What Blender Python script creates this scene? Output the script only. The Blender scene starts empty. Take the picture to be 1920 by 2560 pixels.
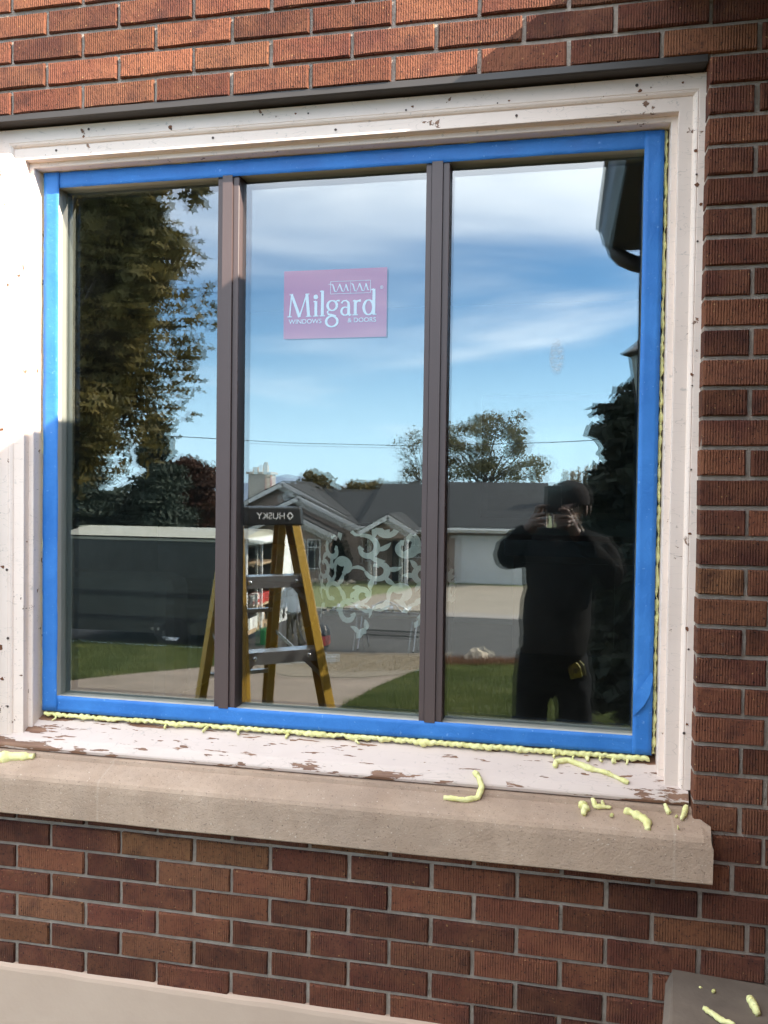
import bpy, bmesh, math, random
from mathutils import Vector, Matrix, noise
R = random.Random(7)
sc = bpy.context.scene
C = sc.collection
PI = math.pi
rad = math.radians

# ------------------------------------------------------------------ camera
cam_d = bpy.data.cameras.new('camera'); cam = bpy.data.objects.new('camera', cam_d); C.objects.link(cam)
cam_d.sensor_fit = 'VERTICAL'; cam_d.sensor_height = 36.0; cam_d.lens = 36.0 * 2100 / 2560
cam_d.clip_start = 0.005; cam_d.clip_end = 12000
cam.matrix_world = Matrix(((.97894, -.01819, .20331, 0), (.20368, .02158, -.97880, -1.9), (.01342, .99960, .02483, 1.70), (0, 0, 0, 1)))
sc.camera = cam

# ------------------------------------------------------------------ sky and sun
SUN = Vector((.765, -.357, .536)).normalized()
SUN_EL = math.asin(SUN.z); SUN_AZ = math.atan2(SUN.x, SUN.y)
world = bpy.data.worlds.new('World'); sc.world = world; world.use_nodes = True
SKY_STRENGTH = 0.12
def build_world():
    nt = world.node_tree; N = nt.nodes; L = nt.links; N.clear()
    out = N.new('ShaderNodeOutputWorld'); bg = N.new('ShaderNodeBackground'); bg.inputs['Strength'].default_value = SKY_STRENGTH
    sky = N.new('ShaderNodeTexSky'); sky.sky_type = 'NISHITA'; sky.sun_disc = False
    sky.sun_elevation = SUN_EL; sky.sun_rotation = SUN_AZ; sky.altitude = 1400; sky.air_density = 1.0; sky.dust_density = 0.25; sky.ozone_density = 2.6
    tc = N.new('ShaderNodeTexCoord'); sep = N.new('ShaderNodeSeparateXYZ'); L.new(tc.outputs['Generated'], sep.inputs[0])
    def math_n(op, a, b=None, clamp=False):
        m = N.new('ShaderNodeMath'); m.operation = op; m.use_clamp = clamp
        for i, v in enumerate((a, b)):
            if v is None: continue
            if isinstance(v, (int, float)): m.inputs[i].default_value = v
            else: L.new(v, m.inputs[i])
        return m.outputs[0]
    z = math_n('ADD', math_n('MAXIMUM', sep.outputs['Z'], .0), .13)
    u = math_n('DIVIDE', sep.outputs['X'], z); v = math_n('DIVIDE', sep.outputs['Y'], z)
    comb = N.new('ShaderNodeCombineXYZ'); L.new(u, comb.inputs[0]); L.new(v, comb.inputs[1]); comb.inputs[2].default_value = 3.7
    mp = N.new('ShaderNodeMapping'); mp.inputs['Rotation'].default_value = (0, 0, rad(-32)); mp.inputs['Scale'].default_value = (1.15, 2.3, 1)
    L.new(comb.outputs[0], mp.inputs[0])
    n1 = N.new('ShaderNodeTexNoise'); n1.inputs['Scale'].default_value = .55; n1.inputs['Detail'].default_value = 7; n1.inputs['Roughness'].default_value = .52; n1.inputs['Distortion'].default_value = .45
    L.new(mp.outputs[0], n1.inputs['Vector'])
    n2 = N.new('ShaderNodeTexNoise'); n2.inputs['Scale'].default_value = .16; n2.inputs['Detail'].default_value = 3
    L.new(mp.outputs[0], n2.inputs['Vector'])
    elev = N.new('ShaderNodeMapRange'); elev.interpolation_type = 'SMOOTHSTEP'
    elev.inputs['From Min'].default_value = .13; elev.inputs['From Max'].default_value = .34; elev.inputs['To Min'].default_value = -.15; elev.inputs['To Max'].default_value = .14
    L.new(sep.outputs['Z'], elev.inputs['Value'])
    mix = math_n('MULTIPLY', n1.outputs['Fac'], .72); mix = math_n('ADD', mix, math_n('MULTIPLY', n2.outputs['Fac'], .28)); mix = math_n('ADD', mix, elev.outputs[0])
    ramp = N.new('ShaderNodeMapRange'); ramp.interpolation_type = 'SMOOTHSTEP'; ramp.inputs['From Min'].default_value = .38; ramp.inputs['From Max'].default_value = .76; ramp.inputs['To Max'].default_value = .90
    L.new(mix, ramp.inputs['Value'])
    low = N.new('ShaderNodeMapRange'); low.inputs['From Min'].default_value = .03; low.inputs['From Max'].default_value = .10
    L.new(sep.outputs['Z'], low.inputs['Value'])
    fac = math_n('MULTIPLY', ramp.outputs[0], low.outputs[0])
    hz = N.new('ShaderNodeMapRange'); hz.interpolation_type = 'SMOOTHSTEP'; hz.inputs['From Min'].default_value = 0; hz.inputs['From Max'].default_value = .24; hz.inputs['To Min'].default_value = .78; hz.inputs['To Max'].default_value = 0
    L.new(sep.outputs['Z'], hz.inputs['Value'])
    veil = N.new('ShaderNodeMix'); veil.data_type = 'RGBA'; L.new(hz.outputs[0], veil.inputs['Factor']); tint = N.new('ShaderNodeMix'); tint.data_type = 'RGBA'; tint.blend_type = 'MULTIPLY'; tint.inputs['Factor'].default_value = 1; L.new(sky.outputs[0], tint.inputs['A']); tint.inputs['B'].default_value = (.84, 1.12, 1.20, 1); L.new(tint.outputs['Result'], veil.inputs['A']); veil.inputs['B'].default_value = (6.2, 9.0, 11.2, 1)
    mx = N.new('ShaderNodeMix'); mx.data_type = 'RGBA'; L.new(fac, mx.inputs['Factor']); L.new(veil.outputs['Result'], mx.inputs['A'])
    mx.inputs['B'].default_value = (11.4, 11.9, 12.3, 1)
    L.new(mx.outputs['Result'], bg.inputs['Color']); L.new(bg.outputs[0], out.inputs[0])
build_world()
sun_d = bpy.data.lights.new('sun', 'SUN'); sun = bpy.data.objects.new('sun', sun_d); C.objects.link(sun)
sun_d.energy = 5.0; sun_d.angle = rad(.53); sun_d.color = (1, .91, .77)
sun.rotation_euler = SUN.to_track_quat('Z', 'Y').to_euler()
vs = sc.view_settings; vs.view_transform = 'Standard'; vs.look = 'None'; vs.exposure = 1.85; vs.gamma = 1; vs.use_curve_mapping = False
sc.cycles.use_denoising = True; sc.cycles.denoiser = 'OPENIMAGEDENOISE'; sc.cycles.denoising_input_passes = 'RGB_ALBEDO_NORMAL'; sc.cycles.denoising_prefilter = 'ACCURATE'
sc.cycles.max_bounces = 10; sc.cycles.transparent_max_bounces = 16; sc.cycles.caustics_reflective = False; sc.cycles.caustics_refractive = False
sc.cycles.sample_clamp_indirect = 6

# ------------------------------------------------------------------ materials
class NT:
    def __init__(s, name):
        s.m = bpy.data.materials.new(name); s.m.use_nodes = True; s.t = s.m.node_tree; s.N = s.t.nodes; s.L = s.t.links
        s.b = s.N['Principled BSDF']; s.out = s.N['Material Output']
        s.tc = s.N.new('ShaderNodeTexCoord')
    def set(s, node, name, v):
        i = node.inputs[name] if isinstance(name, (int, str)) else name
        if hasattr(v, 'is_linked') or isinstance(v, bpy.types.NodeSocket): s.L.new(v, i)
        else: i.default_value = v
    def noise(s, vec=None, scale=5, detail=4, rough=.55, dist=0, mp=None):
        n = s.N.new('ShaderNodeTexNoise'); v = vec or s.tc.outputs['Object']
        if mp:
            k = s.N.new('ShaderNodeMapping'); k.inputs['Scale'].default_value = mp; s.L.new(v, k.inputs[0]); v = k.outputs[0]
        s.L.new(v, n.inputs['Vector']); n.inputs['Scale'].default_value = scale; n.inputs['Detail'].default_value = detail
        n.inputs['Roughness'].default_value = rough; n.inputs['Distortion'].default_value = dist
        return n.outputs['Fac']
    def ramp(s, fac, stops, interp='LINEAR'):
        r = s.N.new('ShaderNodeValToRGB'); r.color_ramp.interpolation = interp; e = r.color_ramp.elements
        while len(e) > 1: e.remove(e[-1])
        for i, (p, c) in enumerate(stops):
            x = e[0] if i == 0 else e.new(p); x.position = p; x.color = (*c, 1) if len(c) == 3 else c
        s.L.new(fac, r.inputs[0]); return r.outputs[0]
    def rng(s, fac, a, b, c=0, d=1):
        r = s.N.new('ShaderNodeMapRange'); s.L.new(fac, r.inputs[0])
        for k, v in zip(('From Min', 'From Max', 'To Min', 'To Max'), (a, b, c, d)): r.inputs[k].default_value = v
        return r.outputs[0]
    def mix(s, fac, a, b, mode='MIX'):
        m = s.N.new('ShaderNodeMix'); m.data_type = 'RGBA'; m.blend_type = mode
        for k, v in (('Factor', fac), ('A', a), ('B', b)):
            if isinstance(v, bpy.types.NodeSocket): s.L.new(v, m.inputs[k])
            elif k == 'Factor': m.inputs[k].default_value = v
            else: m.inputs[k].default_value = (*v, 1)
        return m.outputs['Result']
    def mth(s, op, a, b=0.0, clamp=False):
        m = s.N.new('ShaderNodeMath'); m.operation = op; m.use_clamp = clamp
        for i, v in enumerate((a, b)):
            if isinstance(v, bpy.types.NodeSocket): s.L.new(v, m.inputs[i])
            else: m.inputs[i].default_value = v
        return m.outputs[0]
    def bump(s, h, strength=.5, dist=.01, normal=None):
        b = s.N.new('ShaderNodeBump'); b.inputs['Strength'].default_value = strength; b.inputs['Distance'].default_value = dist
        s.L.new(h, b.inputs['Height'])
        if normal: s.L.new(normal, b.inputs['Normal'])
        s.L.new(b.outputs[0], s.b.inputs['Normal']); return b.outputs[0]
    def col(s, c):
        if isinstance(c, bpy.types.NodeSocket): s.L.new(c, s.b.inputs['Base Color'])
        else: s.b.inputs['Base Color'].default_value = (*c, 1)
    def rough(s, r):
        if isinstance(r, bpy.types.NodeSocket): s.L.new(r, s.b.inputs['Roughness'])
        else: s.b.inputs['Roughness'].default_value = r

def plain(name, c, rough=.6, metal=0, var=.12, scale=8, bump=0, bscale=60):
    """paint-like material with a little uneven colour"""
    n = NT(name); f = n.noise(scale=scale, detail=5)
    a = tuple(x * (1 - var) for x in c); b = tuple(min(1, x * (1 + var)) for x in c)
    n.col(n.ramp(f, [(.3, a), (.7, b)])); n.rough(rough); n.b.inputs['Metallic'].default_value = metal
    if bump: n.bump(n.noise(scale=bscale, detail=4), bump, .004)
    return n.m

def brick_mat():
    n = NT('rug_faced_brick')
    info = n.N.new('ShaderNodeObjectInfo'); rnd = info.outputs['Random']
    off = n.N.new('ShaderNodeCombineXYZ'); n.L.new(n.mth('MULTIPLY', rnd, 37.0), off.inputs[0]); n.L.new(n.mth('MULTIPLY', rnd, 11.0), off.inputs[2])
    add = n.N.new('ShaderNodeVectorMath'); add.operation = 'ADD'; n.L.new(n.tc.outputs['Object'], add.inputs[0]); n.L.new(off.outputs[0], add.inputs[1])
    v = add.outputs[0]
    tone = n.ramp(rnd, [(0, (.120, .034, .020)), (.14, (.165, .049, .026)), (.24, (.092, .028, .018)), (.36, (.145, .042, .024)), (.48, (.205, .068, .031)), (.56, (.105, .032, .021)), (.68, (.175, .054, .027)), (.78, (.085, .027, .019)), (.88, (.24, .090, .038)), (.94, (.135, .042, .026)), (1, (.27, .115, .046))])
    c = n.mix(n.rng(n.noise(v, 9, 5, .65), .42, .72, 0, .75), tone, (.235, .088, .038))
    c = n.mix(n.rng(n.noise(v, 17, 4, .6), .52, .74, 0, .8), c, (.060, .022, .017))
    c = n.mix(n.rng(n.noise(v, 75, 5, .7), .50, .72, 0, .65), c, (.050, .020, .015))
    c = n.mix(n.rng(n.noise(v, 190, 2, .5), .62, .68, 0, .9), c, (.014, .010, .009))
    c = n.mix(n.rng(n.noise(v, 140, 1, .5), .72, .76, 0, .85), c, (.42, .23, .09))
    # mortar smeared here and there along the edges
    sm = n.rng(n.noise(v, 23, 5, .7), .66, .74, 0, .35); c = n.mix(sm, c, (.27, .22, .185))
    hs_ = n.N.new('ShaderNodeHueSaturation'); hs_.inputs['Saturation'].default_value = .95; n.L.new(n.rng(n.mth('FRACT', n.mth('MULTIPLY', rnd, 17.3)), 0, 1, .62, 1.06), hs_.inputs['Value']); n.L.new(c, hs_.inputs['Color']); c = hs_.outputs[0]
    n.col(c); n.rough(.92); n.b.inputs['Specular IOR Level'].default_value = .2
    # combed vertical grooves, torn here and there
    w = n.N.new('ShaderNodeTexWave'); w.wave_type = 'BANDS'; w.bands_direction = 'X'; w.wave_profile = 'SIN'
    w.inputs['Scale'].default_value = 58; w.inputs['Distortion'].default_value = 2.6; w.inputs['Detail'].default_value = 3; w.inputs['Detail Scale'].default_value = 2.6
    n.L.new(v, w.inputs['Vector'])
    torn = n.noise(v, 80, 5, .72, mp=(1, 1, .6)); amt = n.rng(n.noise(v, 11, 3, .5), .35, .65, .15, .75)
    h = n.mth('ADD', n.mth('MULTIPLY', w.outputs['Fac'], amt), n.mth('MULTIPLY', torn, 1.5))
    n.bump(h, 1.0, .0032)
    return n.m

def mortar_mat():
    n = NT('mortar'); f = n.noise(scale=30, detail=5, rough=.65)
    g = n.noise(scale=3, detail=3)
    c = n.ramp(f, [(.3, (.275, .222, .178)), (.7, (.49, .405, .335))]); n.col(n.mix(n.rng(g, .4, .7, 0, .45), c, (.20, .155, .125))); n.rough(.95)
    n.bump(n.noise(scale=110, detail=5, rough=.75), 1.0, .006); return n.m

def stone_mat():
    n = NT('sandstone_sill'); v = n.tc.outputs['Object']
    c = n.ramp(n.noise(v, 7, 6, .65), [(.3, (.365, .255, .182)), (.5, (.425, .305, .222)), (.7, (.48, .352, .262))])
    c = n.mix(n.rng(n.noise(v, 20, 5, .6, mp=(1, 1, .10)), .48, .72, 0, .34), c, (.29, .212, .160))
    c = n.mix(n.rng(n.noise(v, 3.2, 4, .6), .50, .68, 0, .35), c, (.255, .185, .142))
    c = n.mix(n.rng(n.noise(v, 60, 5, .7), .52, .72, 0, .25), c, (.26, .19, .145))
    c = n.mix(n.rng(n.noise(v, 260, 2), .64, .70, 0, .65), c, (.12, .082, .06))
    c = n.mix(n.rng(n.noise(v, 170, 1), .735, .76, 0, .7), c, (.62, .52, .42))
    # two thin pale mortar seams where the stone was jointed, and a faint dirty band along the top edge
    sp = n.N.new('ShaderNodeSeparateXYZ'); n.L.new(v, sp.inputs[0])
    for x in (.241, -1.026):
        d = n.mth('ABSOLUTE', n.mth('ADD', n.mth('SUBTRACT', sp.outputs['X'], x), n.mth('MULTIPLY', n.noise(v, 30, 3), .004))); c = n.mix(n.rng(d, .0012, .0034, .30, 0), c, (.52, .42, .33))
    n.col(c); n.rough(.93); n.b.inputs['Specular IOR Level'].default_value = .25
    n.bump(n.mth('ADD', n.noise(v, 240, 4, .65), n.mth('MULTIPLY', n.noise(v, 40, 5, .6), 1.2)), .55, .0035); return n.m

def concrete_mat(name, a, b, scale=6):
    n = NT(name); f = n.noise(scale=scale, detail=6, rough=.6); n.col(n.ramp(f, [(.3, a), (.7, b)])); n.rough(.93)
    n.bump(n.noise(scale=scale * 25, detail=4), .3, .003); return n.m

def old_paint(name, thresh, stretch, c=(.80, .655, .565), worn_edges=False):
    """old white paint flaked down to bare wood where the noise runs over the threshold"""
    n = NT(name); v = n.tc.outputs['Object']
    f = n.noise(v, 46, 6, .62, .3, mp=stretch); g = n.noise(v, 13, 3, .5, mp=stretch)
    h = n.mth('ADD', n.mth('MULTIPLY', f, .6), n.mth('MULTIPLY', g, .4))
    if worn_edges:      # the paint has gone first along the two long edges of the sill
        sp = n.N.new('ShaderNodeSeparateXYZ'); n.L.new(v, sp.inputs[0]); e = n.mth('ABSOLUTE', n.mth('ADD', sp.outputs['Y'], .034))
        h = n.mth('ADD', h, n.rng(e, .026, .0385, 0, .085)); le = n.rng(sp.outputs['X'], -1.30, -.85, .055, 0); h = n.mth('ADD', h, le); re = n.rng(sp.outputs['X'], .12, .28, 0, .04); h = n.mth('ADD', h, re)
    fl = n.rng(h, thresh, thresh + .006)
    fleck = n.noise(v, 95, 3, .5, mp=stretch if worn_edges else None); fl = n.mth('MAXIMUM', fl, n.rng(fleck, .638 if worn_edges else .745, .650 if worn_edges else .755, 0, 1))
    wood = n.ramp(n.noise(v, 60, 5, .6, mp=(.15, 1, 1)), [(.3, (.13, .06, .035)), (.7, (.30, .16, .095))])
    grime = n.noise(v, 7, 5, .6); crack = n.noise(v, 30, 3, .5, 1.0, mp=(.25, 1, 1))
    paint = n.mix(n.rng(grime, .45, .75, 0, .35), c, (c[0] * .8, c[1] * .78, c[2] * .76))
    paint = n.mix(n.rng(n.mth('ABSOLUTE', n.mth('SUBTRACT', crack, .5)), .0, .006, .38, 0), paint, (.30, .24, .20)); paint = n.mix(n.rng(n.noise(v, 55, 3, .6), .66, .72, 0, .45), paint, (.36, .31, .28))
    n.col(n.mix(fl, paint, wood)); n.rough(.62)
    hh = n.mth('SUBTRACT', n.mth('MULTIPLY', n.noise(v, 45, 4, .6, mp=stretch), .25), n.mth('MULTIPLY', fl, .8)); n.bump(hh, .6, .0022)
    return n.m

def tape_mat():
    n = NT('blue_painters_tape'); f = n.noise(scale=9, detail=5, rough=.6); g = n.noise(scale=300, detail=3); cr = n.noise(scale=34, detail=4, dist=1.5)
    c = n.ramp(f, [(.3, (.026, .145, .45)), (.7, (.046, .21, .57))]); n.col(n.mix(n.rng(n.noise(scale=120, detail=2), .68, .74, 0, .5), c, (.20, .38, .68)))
    n.rough(n.rng(f, .3, .7, .38, .62)); n.b.inputs['Specular IOR Level'].default_value = .3
    n.bump(n.mth('ADD', n.mth('MULTIPLY', g, .22), n.mth('MULTIPLY', cr, 1.4)), .45, .0022); return n.m

def foam_mat():
    n = NT('yellow_spray_foam'); f = n.noise(scale=60, detail=4)
    n.col(n.ramp(f, [(.3, (.68, .63, .24)), (.7, (.82, .79, .40))])); n.rough(.75)
    n.b.inputs['Subsurface Weight'].default_value = .15; n.b.inputs['Subsurface Radius'].default_value = (.006, .005, .002)
    n.bump(n.noise(scale=300, detail=3), .5, .002); return n.m

def glass_mat(name, refl, tint, smudge=None):
    n = NT(name); n.N.remove(n.b)
    gl = n.N.new('ShaderNodeBsdfGlossy'); gl.inputs['Roughness'].default_value = 0; gl.inputs['Color'].default_value = (.97, .99, 1, 1)
    tr = n.N.new('ShaderNodeBsdfTransparent'); tr.inputs['Color'].default_value = (*tint, 1)
    fr = n.N.new('ShaderNodeLayerWeight'); fr.inputs['Blend'].default_value = .25
    fac = n.mth('ADD', n.mth('MULTIPLY', fr.outputs['Fresnel'], .5), refl, True)
    mx = n.N.new('ShaderNodeMixShader'); n.L.new(fac, mx.inputs[0]); n.L.new(tr.outputs[0], mx.inputs[1]); n.L.new(gl.outputs[0], mx.inputs[2])
    last = mx.outputs[0]
    df = n.N.new('ShaderNodeBsdfDiffuse'); df.inputs['Color'].default_value = (.55, .56, .55, 1)
    dust = n.rng(n.noise(scale=2.5, detail=6, rough=.7), .45, .8, .001, .007)
    if smudge:
        d = n.N.new('ShaderNodeVectorMath'); d.operation = 'DISTANCE'; k = n.N.new('ShaderNodeMapping'); k.vector_type = 'POINT'
        k.inputs['Scale'].default_value = (2.4, 0, 1)
        n.L.new(n.tc.outputs['Object'], k.inputs[0]); n.L.new(k.outputs[0], d.inputs[0]); d.inputs[1].default_value = (smudge[0] * 2.4, 0, smudge[1])
        e = n.rng(d.outputs['Value'], .030, .044, 1, 0)
        st = n.rng(n.noise(scale=55, detail=4, rough=.6, mp=(1, 1, 2.5)), .38, .6, .12, .40)
        dust = n.mth('ADD', dust, n.mth('MULTIPLY', e, st))
    m2 = n.N.new('ShaderNodeMixShader'); n.L.new(dust, m2.inputs[0]); n.L.new(last, m2.inputs[1]); n.L.new(df.outputs[0], m2.inputs[2])
    n.L.new(m2.outputs[0], n.out.inputs['Surface']); return n.m

def leaf_mat(name, cols, trans=.25, fine=9):
    n = NT(name); f = n.noise(scale=1.3, detail=3); g = n.noise(scale=fine, detail=2)
    k = len(cols); st = [(.28 + .44 * i / max(1, k - 1), c) for i, c in enumerate(cols)]
    n.col(n.ramp(n.mth('ADD', n.mth('MULTIPLY', f, .5), n.mth('MULTIPLY', g, .5)), st)); n.rough(.65); n.b.inputs['Specular IOR Level'].default_value = .25
    tl = n.N.new('ShaderNodeBsdfTranslucent'); n.L.new(n.b.inputs['Base Color'].links[0].from_socket, tl.inputs[0])
    mx = n.N.new('ShaderNodeMixShader'); mx.inputs[0].default_value = trans; n.L.new(n.b.outputs[0], mx.inputs[1]); n.L.new(tl.outputs[0], mx.inputs[2]); n.L.new(mx.outputs[0], n.out.inputs[0])
    return n.m

def shingle_mat():
    n = NT('asphalt_shingle'); f = n.noise(scale=2.5, detail=5, rough=.7)
    n.col(n.ramp(f, [(.3, (.014, .0155, .017)), (.7, (.028, .030, .032))])); n.rough(.95)
    w = n.N.new('ShaderNodeTexWave'); w.bands_direction = 'Z'; w.wave_profile = 'SAW'; w.inputs['Scale'].default_value = 2.6; w.inputs['Distortion'].default_value = .4; n.L.new(n.tc.outputs['Object'], w.inputs['Vector'])
    n.col(n.mix(n.mth('MULTIPLY', w.outputs['Fac'], n.rng(n.noise(scale=9, detail=3), .3, .7, .1, .7)), n.ramp(f, [(.3, (.012, .0135, .015)), (.7, (.026, .028, .030))]), (.050, .052, .055)))
    n.bump(w.outputs['Fac'], .8, .06); return n.m

M = dict(
    brick=brick_mat(), mortar=mortar_mat(), stone=stone_mat(), foundation=concrete_mat('painted_foundation', (.43, .305, .228), (.52, .385, .295), 2),
    block=concrete_mat('weathered_concrete', (.105, .080, .062), (.215, .165, .125), 5),
    casing=old_paint('old_white_paint', .628, (1, 1, 1)), sill=old_paint('flaking_white_paint', .628, (.20, 1, 1.2), (.60, .49, .43), True),
    lintel=plain('dark_painted_steel', (.034, .027, .023), .55), tape=tape_mat(), foam=foam_mat(),
    vinyl=plain('taupe_vinyl', (.080, .054, .051), .45, var=.05), vinyl_in=plain('beige_vinyl', (.58, .56, .50), .5, var=.05),
    glass_a=glass_mat('window_glass_outer', .145, (.90, .93, .91)), glass_b=glass_mat('window_glass_inner', .12, (.86, .90, .88)),
    glass_s=glass_mat('window_glass_smudged', .145, (.90, .93, .91), (-.010, 2.005)),
    bare_wood=plain('bare_weathered_wood', (.17, .065, .03), .9, var=.4, scale=200), nail=plain('rusty_nail', (.07, .045, .035), .7), sticker=plain('burgundy_sticker', (.50, .045, .095), .5, var=.03), print_=plain('white_print', (.80, .82, .82), .5, var=.02),
    yellow=plain('yellow_fibreglass', (.40, .235, .018), .4, var=.12), alu=plain('aluminium', (.55, .56, .57), .35, .85), black=plain('black_plastic', (.016, .016, .017), .45),
    rivet=plain('steel_rivet', (.75, .75, .74), .25, 1.0), white=plain('white_paint', (.74, .74, .70), .5), cream=plain('cream_trailer_roof', (.33, .32, .25), .4, var=.06), trailer_side=plain('dark_grey_trailer_skin', (.055, .055, .048), .35, var=.06),
    tyre=plain('tyre_rubber', (.02, .02, .02), .85), gutter=plain('dark_bronze_metal', (.035, .032, .03), .4), soffit=plain('dark_brown_soffit', (.045, .04, .035), .7),
    jacket=plain('black_jacket', (.0065, .006, .006), .9, bump=.4), jeans=plain('dark_jeans', (.010, .011, .013), .9, bump=.4), skin=plain('skin', (.10, .054, .038), .55), cap=plain('dark_cap', (.018, .016, .017), .85),
    shirt=plain('white_shirt', (.78, .79, .80), .8, bump=.3), camo=None, hair=plain('brown_hair', (.05, .03, .02), .8),
    shingle=shingle_mat(), stucco=plain('tan_stucco', (.30, .225, .18), .9, var=.1, bump=.4), trimw=plain('white_trim', (.62, .62, .60), .6), garage=plain('white_garage_door', (.58, .58, .57), .6, var=.04),
    pane=plain('dark_window_pane', (.03, .035, .04), .08), red_brick=plain('red_brick_chimney', (.33, .14, .10), .9), chim=plain('cream_chimney', (.52, .47, .40), .9),
    bark=plain('bark', (.09, .07, .055), .95, bump=.6, bscale=30), asphalt=concrete_mat('asphalt', (.034, .033, .031), (.056, .054, .050), 3), drive=concrete_mat('driveway_concrete', (.15, .115, .085), (.215, .165, .125), 1.2),
    far_drive=concrete_mat('pale_concrete', (.20, .17, .13), (.27, .23, .18), .8), gravel=concrete_mat('dry_gravel', (.10, .08, .055), (.23, .185, .13), 14), kerb=concrete_mat('kerb_concrete', (.20, .18, .16), (.27, .245, .22), 2),
    soil=concrete_mat('lawn_soil', (.035, .038, .014), (.075, .085, .028), 5),
    far_lawn=concrete_mat('far_lawn_turf', (.085, .105, .035), (.15, .165, .06), 3), rock=concrete_mat('tan_rock', (.33, .27, .20), (.52, .44, .34), 7),
    wall_in=plain('grey_green_wall', (.20, .22, .205), .9, var=.03), ceil=plain('white_ceiling', (.5, .5, .48), .9, var=.02), floor_in=plain('dark_carpet', (.075, .058, .045), .95), walnut=plain('walnut', (.06, .038, .026), .45), blackwood=plain('black_wood', (.012, .012, .013), .4),
    chair=plain('black_upholstery', (.012, .012, .013), .9), scroll=plain('pale_scroll_print', (.82, .86, .82), .9), sofa=plain('grey_sofa', (.28, .28, .25), .95),
    red=plain('red_plastic', (.45, .04, .03), .5), green=plain('green_plastic', (.03, .25, .08), .5), card=plain('cardboard', (.42, .30, .18), .9), blue=plain('blue_plastic', (.04, .10, .35), .5),
    leaf_maple=leaf_mat('maple_leaf', [(.035, .031, .012), (.10, .085, .024), (.23, .17, .05)], .35), leaf_spruce=leaf_mat('spruce_needle', [(.022, .032, .022), (.045, .062, .045)], .08),
    leaf_red=leaf_mat('dark_red_leaf', [(.040, .018, .012), (.085, .038, .022)]), leaf_loc=leaf_mat('locust_leaf', [(.105, .105, .045), (.21, .18, .085)]), leaf_far=leaf_mat('autumn_leaf', [(.075, .065, .020), (.17, .115, .035)]),
    leaf_pale=leaf_mat('pale_dry_leaf', [(.22, .17, .10), (.36, .29, .20)]), leaf_arb=leaf_mat('arborvitae', [(.007, .011, .007), (.018, .026, .013)], .03, 30), grass=leaf_mat('grass_blade', [(.030, .050, .010), (.085, .108, .026), (.22, .215, .075)], .3, 55), redplant=leaf_mat('reddish_groundcover', [(.10, .045, .025), (.20, .11, .06)]),
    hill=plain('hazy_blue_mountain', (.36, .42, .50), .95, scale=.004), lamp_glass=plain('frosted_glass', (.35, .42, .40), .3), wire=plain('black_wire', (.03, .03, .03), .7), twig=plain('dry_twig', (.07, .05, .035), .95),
    amber=plain('clear_marker', (.6, .55, .45), .3), tape_y=plain('yellow_tape_measure', (.26, .23, .02), .45),
)
def camo_mat():
    n = NT('camouflage_trousers'); f = n.noise(scale=14, detail=1); n.col(n.ramp(f, [(0, (.06, .05, .03)), (.42, (.20, .16, .10)), (.52, (.09, .08, .045)), (.60, (.03, .028, .02))], 'CONSTANT')); n.rough(.9); return n.m
M['camo'] = camo_mat()
for k in ('jacket', 'jeans', 'cap', 'shirt', 'chair', 'camo'): M[k].node_tree.nodes['Principled BSDF'].inputs['Specular IOR Level'].default_value = .06

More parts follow.
